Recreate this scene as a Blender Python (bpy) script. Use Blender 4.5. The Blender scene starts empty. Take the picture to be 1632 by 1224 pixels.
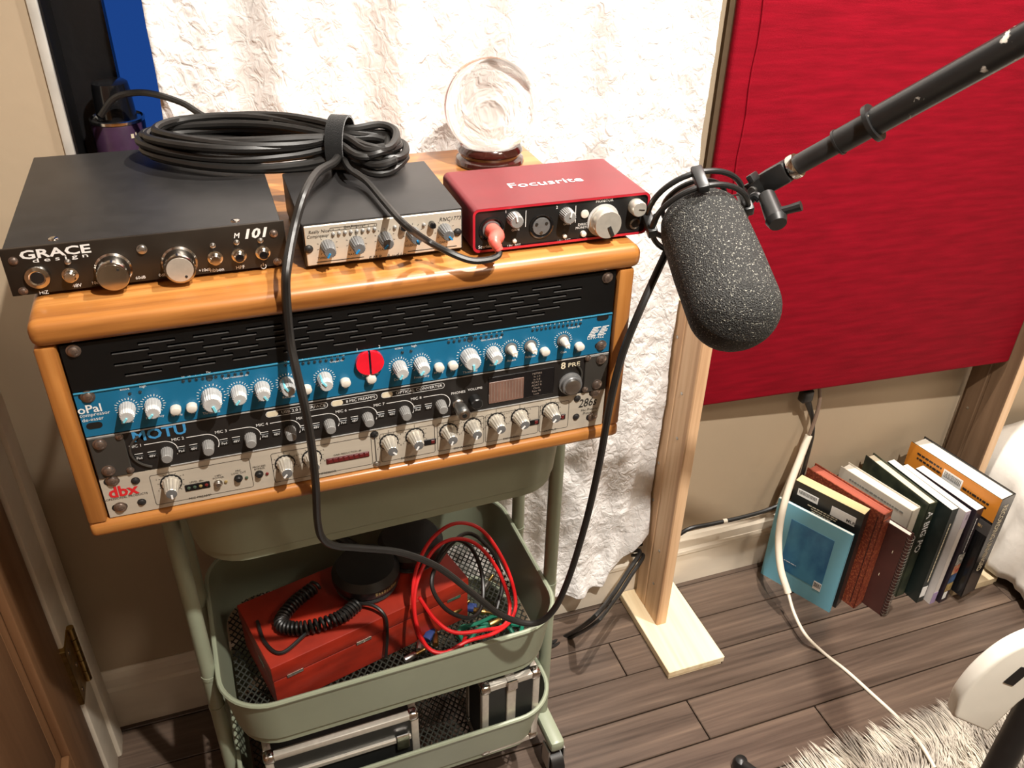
import bpy, bmesh, math, random
import numpy as np
from mathutils import Vector, Matrix, noise
random.seed(7)
scene = bpy.context.scene
COL = scene.collection

# ---------------------------------------------------------------- camera
F_PX = 1374.795
RT = np.array([[0.943239, -0.331394, 0.021859],
               [-0.161367, -0.51483, -0.841968],
               [0.290277, 0.79065, -0.539084]])
CAM = np.array([0.134956, -0.670388, 1.264469])
cam_d = bpy.data.cameras.new('camera')
cam_d.sensor_fit = 'HORIZONTAL'; cam_d.sensor_width = 36.0
cam_d.lens = F_PX / 1632 * 36.0
cam_d.clip_start = 0.02
cam = bpy.data.objects.new('camera', cam_d)
M = Matrix(((RT[0][0], -RT[1][0], -RT[2][0], CAM[0]),
            (RT[0][1], -RT[1][1], -RT[2][1], CAM[1]),
            (RT[0][2], -RT[1][2], -RT[2][2], CAM[2]), (0, 0, 0, 1)))
cam.matrix_world = M
COL.objects.link(cam); scene.camera = cam

# ---------------------------------------------------------------- world, lamps, exposure
w = bpy.data.worlds.new('dusk_sky'); scene.world = w; w.use_nodes = True
bg = w.node_tree.nodes['Background']
bg.inputs[0].default_value = (0.012, 0.055, 0.24, 1); bg.inputs[1].default_value = 0.75
def lamp(name, typ, loc, energy, color, size=0.1):
    d = bpy.data.lights.new(name, typ); d.energy = energy; d.color = color
    if typ == 'AREA': d.shape = 'DISK'; d.size = size
    else: d.shadow_soft_size = size
    o = bpy.data.objects.new(name, d); o.location = loc; COL.objects.link(o); return o
def spot(name, loc, aim, energy, deg, color=(1.0, 0.94, 0.86)):
    o = lamp(name, 'SPOT', loc, energy, color, 0.020)
    o.data.spot_size = math.radians(deg); o.data.spot_blend = 1.0
    o.rotation_euler = (Vector(aim) - Vector(loc)).to_track_quat('-Z', 'Y').to_euler(); return o
spot('ceiling_spot_lamp', (0.62, -0.84, 2.34), (0.80, 0.25, 0.62), 190, 94)
spot('ceiling_spot_lamp_by_wall', (0.98, 0.06, 2.46), (0.98, 0.12, 0.0), 175, 108)
lamp('added_fill_light', 'AREA', (1.3, -1.6, 2.52), 15, (1.0, 0.86, 0.70), 0.45)  # added soft fill, no known fixture behind it
vs = scene.view_settings
vs.view_transform = 'Standard'; vs.look = 'None'; vs.gamma = 1.0; vs.use_curve_mapping = False
vs.exposure = 0.42

# pixel -> point helpers (photo frame 1632x1224); distance comes from the plane touched
def ray(u, v):
    return RT.T @ np.array([(u - 816) / F_PX, (v - 612) / F_PX, 1.0])
def onz(u, v, z): d = ray(u, v); return tuple(CAM + d * ((z - CAM[2]) / d[2]))
def ony(u, v, y): d = ray(u, v); return tuple(CAM + d * ((y - CAM[1]) / d[1]))
def onx(u, v, x): d = ray(u, v); return tuple(CAM + d * ((x - CAM[0]) / d[0]))
def dep(u, v, t): return tuple(CAM + ray(u, v) * t)

# ---------------------------------------------------------------- materials
MATS = {}
def nt(name):
    m = bpy.data.materials.new(name); m.use_nodes = True
    return m, m.node_tree, m.node_tree.nodes['Principled BSDF']
def mat(name, col, rough=0.5, metal=0.0, spec=0.5, var=0.0, vscale=(20, 20, 20), bump=0.0, bscale=200.0, bdist=0.001, coat=0.0, sheen=0.0, col2=None, detail=4.0):
    """base colour with noise variation between col and col2 plus fine bump"""
    if name in MATS: return MATS[name]
    m, t, b = nt(name); N = t.nodes; L = t.links
    b.inputs['Base Color'].default_value = (*col, 1); b.inputs['Roughness'].default_value = rough
    b.inputs['Metallic'].default_value = metal; b.inputs['Specular IOR Level'].default_value = spec
    b.inputs['Coat Weight'].default_value = coat; b.inputs['Sheen Weight'].default_value = sheen
    tc = N.new('ShaderNodeTexCoord')
    if var > 0 or col2:
        mp = N.new('ShaderNodeMapping'); mp.inputs['Scale'].default_value = vscale
        nz = N.new('ShaderNodeTexNoise'); nz.inputs['Scale'].default_value = 1.0; nz.inputs['Detail'].default_value = detail
        rp = N.new('ShaderNodeValToRGB')
        c2 = col2 if col2 else tuple(max(0, c * (1 - var)) for c in col)
        rp.color_ramp.elements[0].position = 0.35; rp.color_ramp.elements[1].position = 0.66
        rp.color_ramp.elements[0].color = (*c2, 1); rp.color_ramp.elements[1].color = (*col, 1)
        L.new(tc.outputs['Object'], mp.inputs[0]); L.new(mp.outputs[0], nz.inputs['Vector'])
        L.new(nz.outputs[0], rp.inputs[0]); L.new(rp.outputs[0], b.inputs['Base Color'])
    if bump > 0:
        n2 = N.new('ShaderNodeTexNoise'); n2.inputs['Scale'].default_value = bscale; n2.inputs['Detail'].default_value = 3
        bp = N.new('ShaderNodeBump'); bp.inputs['Strength'].default_value = bump; bp.inputs['Distance'].default_value = bdist
        L.new(tc.outputs['Object'], n2.inputs['Vector']); L.new(n2.outputs[0], bp.inputs['Height']); L.new(bp.outputs[0], b.inputs['Normal'])
    MATS[name] = m; return m
def wood(name, c1, c2, c3, axis=0, rough=0.35, coat=0.3, scale=1.0, knots=0.0):
    m, t, b = nt(name); N = t.nodes; L = t.links
    tc = N.new('ShaderNodeTexCoord'); mp = N.new('ShaderNodeMapping')
    s = [38 * scale] * 3; s[axis] = 1.6 * scale
    mp.inputs['Scale'].default_value = s
    L.new(tc.outputs['Object'], mp.inputs[0])
    nz = N.new('ShaderNodeTexNoise'); nz.inputs['Scale'].default_value = 1.0; nz.inputs['Detail'].default_value = 6; nz.inputs['Roughness'].default_value = 0.6
    nz.inputs['Distortion'].default_value = 0.6
    L.new(mp.outputs[0], nz.inputs['Vector'])
    mp2 = N.new('ShaderNodeMapping'); s2 = [160 * scale] * 3; s2[axis] = 5 * scale; mp2.inputs['Scale'].default_value = s2
    L.new(tc.outputs['Object'], mp2.inputs[0])
    n2 = N.new('ShaderNodeTexNoise'); n2.inputs['Scale'].default_value = 1.0; n2.inputs['Detail'].default_value = 4
    L.new(mp2.outputs[0], n2.inputs['Vector'])
    mx = N.new('ShaderNodeMix'); mx.data_type = 'FLOAT'; mx.inputs[0].default_value = 0.35
    L.new(nz.outputs[0], mx.inputs[2]); L.new(n2.outputs[0], mx.inputs[3])
    rp = N.new('ShaderNodeValToRGB'); e = rp.color_ramp.elements
    e[0].position = 0.36; e[0].color = (*c1, 1); e[1].position = 0.64; e[1].color = (*c3, 1)
    k = e.new(0.5); k.color = (*c2, 1)
    L.new(mx.outputs[0], rp.inputs[0]); L.new(rp.outputs[0], b.inputs['Base Color'])
    bp = N.new('ShaderNodeBump'); bp.inputs['Strength'].default_value = 0.15; bp.inputs['Distance'].default_value = 0.0006
    L.new(mx.outputs[0], bp.inputs['Height']); L.new(bp.outputs[0], b.inputs['Normal'])
    b.inputs['Roughness'].default_value = rough; b.inputs['Coat Weight'].default_value = coat; b.inputs['Coat Roughness'].default_value = 0.2
    MATS[name] = m; return m

W_CASE = wood('oiled_case_wood', (0.20, 0.068, 0.014), (0.36, 0.140, 0.030), (0.46, 0.205, 0.055), 0, 0.36, 0.2)
W_CASEV = wood('oiled_case_wood_upright', (0.20, 0.068, 0.014), (0.36, 0.140, 0.030), (0.45, 0.195, 0.05), 2, 0.38, 0.15)
W_PLY_SHADED = wood('shaded_brown_post_wood', (0.10, 0.055, 0.028), (0.15, 0.088, 0.048), (0.19, 0.115, 0.065), 2, 0.6, 0.0, 0.6)  # brown board, toned darker for the shade of the red panel
W_POST = wood('raw_post_wood', (0.48, 0.27, 0.14), (0.69, 0.45, 0.26), (0.77, 0.54, 0.34), 2, 0.6, 0.0, 0.7)
W_FOOT = wood('pale_foot_wood', (0.70, 0.53, 0.31), (0.82, 0.68, 0.45), (0.87, 0.75, 0.53), 1, 0.5, 0.0, 0.6)
W_FLOOR = wood('dark_floorboard_wood', (0.044, 0.029, 0.021), (0.096, 0.066, 0.049), (0.156, 0.108, 0.078), 0, 0.36, 0.12, 0.8)
W_DOOR = wood('brown_door_wood', (0.12, 0.052, 0.020), (0.18, 0.085, 0.036), (0.23, 0.115, 0.052), 2, 0.5, 0.0, 0.6)
W_RED = mat('red_stained_box_wood', (0.36, 0.024, 0.009), 0.45, var=0.45, vscale=(14, 14, 40), bump=0.2, bscale=300, bdist=0.0004)
W_BALL = mat('dark_polished_stand_wood', (0.045, 0.010, 0.007), 0.15, coat=0.6, var=0.4, vscale=(30, 30, 90))

PAINT_WALL = mat('tan_wall_paint', (0.41, 0.322, 0.222), 0.7, var=0.06, vscale=(4, 4, 4), bump=0.12, bscale=60, bdist=0.002)
PAINT_WALL2 = mat('cream_room_paint', (0.62, 0.54, 0.42), 0.8, var=0.05, vscale=(3, 3, 3))
PAINT_WHITE = mat('white_trim_paint', (0.72, 0.64, 0.52), 0.45, var=0.10, vscale=(9, 9, 30), bump=0.15, bscale=40, bdist=0.001)
PAINT_BLACKW = mat('black_window_paint', (0.008, 0.008, 0.009), 0.35, var=0.3, vscale=(40, 40, 10), bump=0.25, bscale=120, bdist=0.001)
CEIL = mat('ceiling_paint', (0.78, 0.73, 0.64), 0.9, var=0.03, vscale=(3, 3, 3))
BRASS = mat('aged_brass', (0.42, 0.27, 0.09), 0.35, 1.0, var=0.4, vscale=(90, 90, 90))

BLK_METAL = mat('black_powder_metal', (0.018, 0.017, 0.017), 0.42, 0.0, 0.5, var=0.25, vscale=(60, 60, 60), bump=0.15, bscale=900, bdist=0.0002)
BLK_PANEL = mat('black_panel_paint', (0.016, 0.014, 0.013), 0.38, var=0.2, vscale=(40, 40, 40), bump=0.12, bscale=1100, bdist=0.0002)
GRACE_FACE = mat('brown_black_anodised', (0.030, 0.023, 0.017), 0.36, 0.35, var=0.3, vscale=(25, 25, 25))
VENT_BLK = mat('black_vent_steel', (0.0045, 0.0045, 0.0045), 0.42, 0.0, 0.3, var=0.2, vscale=(30, 30, 30))
BLK_PLAST = mat('black_plastic', (0.012, 0.012, 0.012), 0.38, var=0.2, vscale=(80, 80, 80))
BLK_GLOSS = mat('black_gloss_plastic', (0.008, 0.008, 0.009), 0.14, coat=0.4, var=0.2, vscale=(50, 50, 50))
GREY_EAR = mat('dark_grey_panel_paint', (0.060, 0.055, 0.048), 0.42, 0.3, var=0.2, vscale=(30, 30, 30))
BLUE_PANEL = mat('blue_panel_paint', (0.010, 0.150, 0.295), 0.33, 0.1, var=0.14, vscale=(14, 14, 14), bump=0.06, bscale=900, bdist=0.0002)
SILVER_PANEL = mat('champagne_panel_paint', (0.53, 0.475, 0.39), 0.40, 0.2, var=0.07, vscale=(4, 30, 200))
BEIGE_PANEL = mat('satin_aluminium_panel', (0.66, 0.60, 0.50), 0.36, 0.35, var=0.07, vscale=(4, 30, 200))
WHITE_INK = mat('white_print_ink', (0.80, 0.80, 0.78), 0.5, var=0.08, vscale=(300, 300, 300))
BLACK_INK = mat('black_print_ink', (0.02, 0.018, 0.016), 0.5, var=0.2, vscale=(300, 300, 300))
RED_INK = mat('red_print_ink', (0.62, 0.02, 0.025), 0.45, var=0.1, vscale=(300, 300, 300))
BLUE_INK = mat('blue_print_ink', (0.05, 0.27, 0.55), 0.4, var=0.1, vscale=(300, 300, 300))
CREAM_INK = mat('cream_print_ink', (0.70, 0.62, 0.45), 0.5, var=0.1, vscale=(300, 300, 300))
GREY_KNOB = mat('light_grey_knob_plastic', (0.47, 0.47, 0.46), 0.38, var=0.1, vscale=(200, 200, 200))
DKGREY_KNOB = mat('grey_knob_plastic', (0.13, 0.13, 0.13), 0.36, var=0.15, vscale=(200, 200, 200))
MID_KNOB = mat('mid_grey_knob_plastic', (0.24, 0.235, 0.225), 0.36, var=0.15, vscale=(200, 200, 200))
CYAN_LINE = mat('pale_blue_pointer', (0.20, 0.62, 0.74), 0.4, var=0.05, vscale=(200, 200, 200))
BLUE_LINE = mat('blue_pointer', (0.015, 0.22, 0.50), 0.4, var=0.05, vscale=(200, 200, 200))
WHITE_LINE = mat('white_pointer', (0.82, 0.82, 0.80), 0.4, var=0.05, vscale=(200, 200, 200))
CREAM_BTN = mat('cream_button_plastic', (0.66, 0.62, 0.54), 0.35, var=0.08, vscale=(200, 200, 200))
RED_BTN = mat('red_lens_plastic', (0.80, 0.012, 0.03), 0.25, coat=0.5, var=0.1, vscale=(100, 100, 100))
CHROME = mat('polished_nickel', (0.66, 0.63, 0.58), 0.16, 1.0, var=0.1, vscale=(200, 200, 200))
ALU = mat('spun_aluminium', (0.66, 0.62, 0.54), 0.30, 0.55, var=0.12, vscale=(150, 150, 150))
STEEL = mat('brushed_steel', (0.50, 0.48, 0.45), 0.34, 1.0, var=0.15, vscale=(30, 30, 200))
SCREW_M = mat('bronze_screw_metal', (0.36, 0.29, 0.25), 0.32, 0.9, var=0.25, vscale=(300, 300, 300))
LED_OFF = mat('unlit_led_dark', (0.015, 0.03, 0.04), 0.2, coat=0.3, var=0.2, vscale=(300, 300, 300))
LED_GRN = mat('green_led_lens', (0.05, 0.075, 0.05), 0.2, var=0.1, vscale=(300, 300, 300))
LED_YEL = mat('amber_led_lens', (0.25, 0.18, 0.07), 0.2, var=0.1, vscale=(300, 300, 300))
LED_RED = mat('red_led_lens', (0.13, 0.015, 0.015), 0.2, var=0.1, vscale=(300, 300, 300))
MAROON = mat('maroon_meter_window', (0.10, 0.015, 0.015), 0.2, coat=0.4, var=0.25, vscale=(200, 200, 200))
DISPLAY = mat('brownish_display_glass', (0.22, 0.125, 0.095), 0.2, coat=0.4, var=0.3, vscale=(60, 60, 60))
RED_ANOD = mat('dark_red_anodised', (0.19, 0.011, 0.019), 0.33, 0.35, var=0.12, vscale=(30, 30, 30), bump=0.06, bscale=1200, bdist=0.0002)
RED_BRIGHT = mat('bright_red_rim', (0.50, 0.020, 0.035), 0.3, 0.1, var=0.1, vscale=(60, 60, 60))
PINK_PLUG = mat('coral_jack_boot', (0.80, 0.13, 0.10), 0.4, var=0.15, vscale=(100, 100, 100))
RUBBER = mat('black_cable_rubber', (0.014, 0.013, 0.012), 0.42, 0, 0.5, var=0.3, vscale=(60, 60, 60), bump=0.05, bscale=500, bdist=0.0003)
VELCRO = mat('black_hook_loop', (0.007, 0.007, 0.007), 0.95, 0, 0.1, sheen=0.3, var=0.3, vscale=(500, 500, 500), bump=0.8, bscale=900, bdist=0.001)
SAGE = mat('sage_green_steel', (0.27, 0.30, 0.215), 0.36, 0, 0.5, var=0.08, vscale=(12, 12, 12), bump=0.05, bscale=500, bdist=0.0003)
GRILLE = mat('dark_tray_mesh_metal', (0.040, 0.042, 0.034), 0.5, 0.3, var=0.2, vscale=(60, 60, 60))
RED_CORD = mat('red_cord_rubber', (0.62, 0.012, 0.014), 0.4, var=0.15, vscale=(80, 80, 80))
GREEN_CORD = mat('green_cord_rubber', (0.010, 0.16, 0.095), 0.4, var=0.2, vscale=(80, 80, 80))
BLUE_TAPE = mat('blue_tape', (0.018, 0.04, 0.16), 0.6, var=0.2, vscale=(80, 80, 80))
WHITE_CORD = mat('off_white_cable_sleeve', (0.74, 0.67, 0.55), 0.45, var=0.08, vscale=(50, 50, 50))
TAUPE_CORD = mat('taupe_cable_rubber', (0.22, 0.15, 0.11), 0.5, var=0.15, vscale=(50, 50, 50))
WHITE_PLAST = mat('white_moulded_plastic', (0.80, 0.77, 0.68), 0.4, var=0.05, vscale=(20, 20, 20))
FOAM_D = None
def speckle(name, base, fleck, scale, thr, rough, bumpd):
    m, t, b = nt(name); N = t.nodes; L = t.links
    tc = N.new('ShaderNodeTexCoord')
    v = N.new('ShaderNodeTexVoronoi'); v.inputs['Scale'].default_value = scale
    nz = N.new('ShaderNodeTexNoise'); nz.inputs['Scale'].default_value = scale * 0.8; nz.inputs['Detail'].default_value = 2
    L.new(tc.outputs['Object'], v.inputs['Vector']); L.new(tc.outputs['Object'], nz.inputs['Vector'])
    rp = N.new('ShaderNodeValToRGB'); e = rp.color_ramp.elements
    e[0].position = thr; e[0].color = (*base, 1); e[1].position = min(1, thr + 0.13); e[1].color = (*fleck, 1)
    L.new(nz.outputs[0], rp.inputs[0]); L.new(rp.outputs[0], b.inputs['Base Color'])
    bp = N.new('ShaderNodeBump'); bp.inputs['Strength'].default_value = 0.9; bp.inputs['Distance'].default_value = bumpd
    L.new(v.outputs['Distance'], bp.inputs['Height']); L.new(bp.outputs[0], b.inputs['Normal'])
    b.inputs['Roughness'].default_value = rough; MATS[name] = m; return m
FOAM = speckle('charcoal_open_cell_foam', (0.012, 0.012, 0.011), (0.34, 0.33, 0.28), 760, 0.60, 0.75, 0.0012)
LEATHER = speckle('red_brown_mottled_leather', (0.17, 0.030, 0.014), (0.30, 0.075, 0.030), 300, 0.48, 0.45, 0.0003)

def cloth_curtain():
    m, t, b = nt('white_crinkled_cotton'); N = t.nodes; L = t.links
    b.inputs['Base Color'].default_value = (0.75, 0.725, 0.705, 1); b.inputs['Roughness'].default_value = 0.85
    b.inputs['Sheen Weight'].default_value = 0.1
    tc = N.new('ShaderNodeTexCoord'); mp = N.new('ShaderNodeMapping'); mp.inputs['Scale'].default_value = (1, 1, 0.75)
    n1 = N.new('ShaderNodeTexNoise'); n1.noise_type = 'RIDGED_MULTIFRACTAL'; n1.inputs['Scale'].default_value = 26; n1.inputs['Detail'].default_value = 4; n1.inputs['Distortion'].default_value = 0.5
    n2 = N.new('ShaderNodeTexNoise'); n2.inputs['Scale'].default_value = 85; n2.inputs['Detail'].default_value = 3; n2.inputs['Distortion'].default_value = 1.0
    ad = N.new('ShaderNodeMath'); ad.operation = 'ADD'
    L.new(tc.outputs['Object'], mp.inputs[0]); L.new(mp.outputs[0], n1.inputs['Vector']); L.new(mp.outputs[0], n2.inputs['Vector'])
    L.new(n1.outputs[0], ad.inputs[0]); L.new(n2.outputs[0], ad.inputs[1])
    bp = N.new('ShaderNodeBump'); bp.inputs['Strength'].default_value = 0.75; bp.inputs['Distance'].default_value = 0.005
    L.new(ad.outputs[0], bp.inputs['Height']); L.new(bp.outputs[0], b.inputs['Normal'])
    return m
CURTAIN = cloth_curtain()
def cloth_red():
    m, t, b = nt('red_woven_hessian'); N = t.nodes; L = t.links
    b.inputs['Roughness'].default_value = 0.8; b.inputs['Specular IOR Level'].default_value = 0.12
    tc = N.new('ShaderNodeTexCoord')
    def wv(axis):
        x = N.new('ShaderNodeTexWave'); x.wave_type = 'BANDS'; x.bands_direction = axis; x.inputs['Scale'].default_value = 190; x.inputs['Distortion'].default_value = 4.5; x.inputs['Detail'].default_value = 2
        x.inputs['Detail Scale'].default_value = 3
        L.new(tc.outputs['Object'], x.inputs['Vector']); return x
    a, c = wv('X'), wv('Z')
    mu = N.new('ShaderNodeMath'); mu.operation = 'ADD'; L.new(a.outputs[1], mu.inputs[0]); L.new(c.outputs[1], mu.inputs[1])
    nz = N.new('ShaderNodeTexNoise'); nz.inputs['Scale'].default_value = 1; nz.inputs['Detail'].default_value = 4
    mp = N.new('ShaderNodeMapping'); mp.inputs['Scale'].default_value = (14, 14, 120)
    L.new(tc.outputs['Object'], mp.inputs[0]); L.new(mp.outputs[0], nz.inputs['Vector'])
    rp = N.new('ShaderNodeValToRGB'); e = rp.color_ramp.elements
    e[0].position = 0.3; e[0].color = (0.185, 0.0012, 0.008, 1); e[1].position = 0.75; e[1].color = (0.285, 0.0024, 0.014, 1)
    L.new(nz.outputs[0], rp.inputs[0]); L.new(rp.outputs[0], b.inputs['Base Color'])
    bp = N.new('ShaderNodeBump'); bp.inputs['Strength'].default_value = 0.3; bp.inputs['Distance'].default_value = 0.0008
    L.new(mu.outputs[0], bp.inputs['Height']); L.new(bp.outputs[0], b.inputs['Normal'])
    return m
REDCLOTH = cloth_red()
DUVET = mat('white_duvet_cotton', (0.76, 0.71, 0.64), 0.85, sheen=0.1, var=0.05, vscale=(20, 20, 20), bump=0.35, bscale=50, bdist=0.003)
FUR = mat('cream_grey_fur', (0.66, 0.60, 0.50), 0.7, col2=(0.22, 0.19, 0.16), vscale=(16, 16, 16))
def glass(name, col, rough=0.0, ior=1.5):
    m, t, b = nt(name); b.inputs['Base Color'].default_value = (*col, 1); b.inputs['Transmission Weight'].default_value = 1.0
    b.inputs['Roughness'].default_value = rough; b.inputs['IOR'].default_value = ior; return m
CRYSTAL = glass('clear_crystal', (1, 0.99, 0.98)); PANE = glass('window_glass', (0.95, 0.97, 1.0), 0.0, 1.02)

# ---------------------------------------------------------------- mesh builder
class MB:
    def __init__(s): s.v = []; s.f = []
    def add(s, vs, fs, mtx=None):
        o = len(s.v)
        if mtx is not None: vs = [tuple(mtx @ Vector(v)) for v in vs]
        s.v += [tuple(v) for v in vs]; s.f += [tuple(i + o for i in f) for f in fs]; return s
    def box(s, x0, x1, y0, y1, z0, z1, mtx=None):
        v = [(x, y, z) for z in (z0, z1) for y in (y0, y1) for x in (x0, x1)]
        return s.add(v, [(0, 2, 3, 1), (4, 5, 7, 6), (0, 1, 5, 4), (2, 6, 7, 3), (0, 4, 6, 2), (1, 3, 7, 5)], mtx)
    def rbox(s, x0, x1, y0, y1, z0, z1, r=0.002, seg=2, mtx=None):
        bm = bmesh.new(); bmesh.ops.create_cube(bm, size=1)
        for v in bm.verts:
            v.co = Vector(((x0 + x1) / 2 + v.co.x * (x1 - x0), (y0 + y1) / 2 + v.co.y * (y1 - y0), (z0 + z1) / 2 + v.co.z * (z1 - z0)))
        bmesh.ops.bevel(bm, geom=bm.edges[:], offset=r, segments=seg, affect='EDGES', profile=0.5)
        bm.verts.index_update()
        s.add([v.co[:] for v in bm.verts], [[v.index for v in f.verts] for f in bm.faces], mtx); bm.free(); return s
    def lathe(s, prof, n=24, mtx=None, flute=0, fdepth=0.0, cap=True):
        """prof: (radius, height) pairs about +Z"""
        vs = []; fs = []
        for r, h in prof:
            for k in range(n):
                a = 2 * math.pi * k / n
                rr = r * (1 - fdepth * (0.5 + 0.5 * math.cos(flute * a))) if flute else r
                vs.append((rr * math.cos(a), rr * math.sin(a), h))
        for i in range(len(prof) - 1):
            for k in range(n):
                a, b = i * n + k, i * n + (k + 1) % n
                fs.append((a, b, b + n, a + n))
        if cap:
            fs.append(tuple(range(n))[::-1]); m = (len(prof) - 1) * n; fs.append(tuple(m + k for k in range(n)))
        return s.add(vs, fs, mtx)
    def cyl(s, p0, p1, r, r1=None, n=16):
        p0 = Vector(p0); p1 = Vector(p1); d = p1 - p0
        q = d.to_track_quat('Z', 'Y').to_matrix().to_4x4(); q.translation = p0
        return s.lathe([(r, 0), (r if r1 is None else r1, d.length)], n, q)
    def tube(s, pts, r, n=8, closed=False, rad=None):
        P = [Vector(p) for p in pts]; m = len(P); vs = []; fs = []
        up = None
        for i in range(m):
            if closed: t = P[(i + 1) % m] - P[i - 1]
            else: t = P[min(i + 1, m - 1)] - P[max(i - 1, 0)]
            if t.length < 1e-9: t = Vector((0, 0, 1))
            t.normalize()
            if up is None:
                up = t.orthogonal().normalized()
            else:
                up = (up - t * up.dot(t))
                up = up.normalized() if up.length > 1e-6 else t.orthogonal().normalized()
            bi = t.cross(up); rr = rad[i] if rad else r
            for k in range(n):
                a = 2 * math.pi * k / n
                vs.append(P[i] + (up * math.cos(a) + bi * math.sin(a)) * rr)
        last = m if closed else m - 1
        for i in range(last):
            j = (i + 1) % m
            for k in range(n):
                fs.append((i * n + k, i * n + (k + 1) % n, j * n + (k + 1) % n, j * n + k))
        if not closed: fs.append(tuple(range(n))[::-1]); fs.append(tuple((m - 1) * n + k for k in range(n)))
        return s.add(vs, fs)
    def prism(s, poly, y0, y1, mtx=None):
        """poly in x,z extruded along y"""
        n = len(poly); vs = [(x, y0, z) for x, z in poly] + [(x, y1, z) for x, z in poly]
        fs = [tuple(range(n)), tuple(range(2 * n - 1, n - 1, -1))] + [(i, i + n, (i + 1) % n + n, (i + 1) % n) for i in range(n)]
        return s.add(vs, fs, mtx)
    def text(s, txt, x, z, size, y=-0.0003, bold=0.0, shear=0.0, width=None, align='CENTER', mtx=None, extr=0.0):
        """flat lettering on the x,z plane facing -y"""
        me = text_mesh(txt, bold, shear, align)
        xs = [v[0] for v in me[0]]
        sx = size
        if width and xs: sx = width / max(1e-6, max(xs) - min(xs))
        vs = [(x + v[0] * sx, y, z + v[1] * size) for v in me[0]]
        return s.add(vs, me[1], mtx)
    def build(s, name, m, parent=None, loc=None, smooth=True, angle=0.6, off=None):
        me = bpy.data.meshes.new(name)
        vs = s.v
        if off is not None: vs = [(v[0] - off[0], v[1] - off[1], v[2] - off[2]) for v in vs]
        me.from_pydata(vs, [], s.f); me.materials.append(m)
        if smooth:
            me.polygons.foreach_set('use_smooth', [True] * len(me.polygons)); me.set_sharp_from_angle(angle=angle)
        me.update()
        return link(name, me, parent, loc)
TCACHE = {}
def text_mesh(txt, bold, shear, align):
    k = (txt, bold, shear, align)
    if k in TCACHE: return TCACHE[k]
    c = bpy.data.curves.new('t', 'FONT'); c.body = txt; c.size = 1.35; c.offset = bold; c.shear = shear; c.align_x = align; c.align_y = 'CENTER'
    c.resolution_u = 2
    o = bpy.data.objects.new('t', c)
    me = bpy.data.meshes.new_from_object(o)
    r = ([v.co[:] for v in me.vertices], [tuple(p.vertices) for p in me.polygons])
    bpy.data.objects.remove(o); bpy.data.curves.remove(c); bpy.data.meshes.remove(me)
    TCACHE[k] = r; return r
def link(name, me, parent=None, loc=None, rot=None):
    o = bpy.data.objects.new(name, me); COL.objects.link(o)
    if parent: o.parent = parent
    if loc: o.location = loc
    if rot: o.rotation_euler = rot
    return o
def thing(name, label, cat, loc=(0, 0, 0), rot=(0, 0, 0), group=None):
    o = bpy.data.objects.new(name, None); o.empty_display_size = 0.05; COL.objects.link(o)
    o.location = loc; o.rotation_euler = rot
    tag(o, label, cat, group); return o
def tag(o, label, cat, group=None):
    o['label'] = label; o['category'] = cat
    if group: o['group'] = group
    return o
def struct(name, mb, m, parent=None, **k):
    o = mb.build(name, m, parent, **k)
    if not parent: o['kind'] = 'structure'
    return o
def spline(pts, n=10):
    """Catmull-Rom through pts"""
    P = [np.array(p, float) for p in pts]; P = [2 * P[0] - P[1]] + P + [2 * P[-1] - P[-2]]; out = []
    for i in range(1, len(P) - 2):
        for k in range(n):
            t = k / n; a, b, c, d = P[i - 1:i + 3]
            out.append(tuple(0.5 * (2 * b + (c - a) * t + (2 * a - 5 * b + 4 * c - d) * t * t + (3 * b - a - 3 * c + d) * t ** 3)))
    out.append(tuple(P[-2])); return out
def rrect(x0, x1, y0, y1, r, n=6):
    out = []
    for cx, cy, a0 in ((x1 - r, y1 - r, 0), (x0 + r, y1 - r, 90), (x0 + r, y0 + r, 180), (x1 - r, y0 + r, 270)):
        for k in range(n + 1):
            a = math.radians(a0 + 90 * k / n); out.append((cx + r * math.cos(a), cy + r * math.sin(a)))
    return out
RX90 = Matrix.Rotation(math.radians(90), 4, 'X')      # local +Z -> -Y (out of a front panel)
def at_front(x, z, y=0.0): return Matrix.Translation((x, y, z)) @ RX90

#@@STRUCTURE
# ================================================================ the room
WY = 0.395; LX = -0.165; RX = 2.7; FY = -2.7; CZ = 2.6
fl = struct('floor', MB().box(LX - 0.1, RX, FY, WY + 0.1, -0.06, -0.012), mat('floor_gap_dark', (0.012, 0.009, 0.007), 0.8, var=0.3, vscale=(20, 20, 20)))
plank_lines = [WY + 0.055, 0.374, 0.290, 0.212, 0.133]
while plank_lines[-1] > -0.98: plank_lines.append(plank_lines[-1] - 0.081)
rp_ = random.Random(3)
pl_mesh = {}
for i in range(len(plank_lines) - 1):
    y1, y0 = plank_lines[i], plank_lines[i + 1]
    if i == 0: y1 = WY
    x = LX; ends = []
    first = rp_.uniform(0.25, 1.2)
    while x < RX - 0.01:
        nx = min(RX, x + first); first = rp_.uniform(0.9, 1.5)
        if RX - nx < 0.25: nx = RX
        ends.append((x, nx)); x = nx
    for a, b in ends:
        L_, W_ = b - a - 0.0018, y1 - y0 - 0.0022
        mb = MB().rbox(0, L_, 0, W_, -0.014, 0, 0.0012, 1)
        dz = rp_.uniform(-0.0008, 0.0006)
        o = mb.build('plank', W_FLOOR, fl, (a + 0.0009, y0 + 0.0011, dz))
struct('rear_floor', MB().box(LX, RX, FY, plank_lines[-1], -0.012, 0), W_FLOOR).name = 'floor_rear'
struct('ceiling', MB().box(LX - 0.1, RX + 0.1, FY - 0.1, WY + 0.12, CZ, CZ + 0.1), CEIL)
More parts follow.
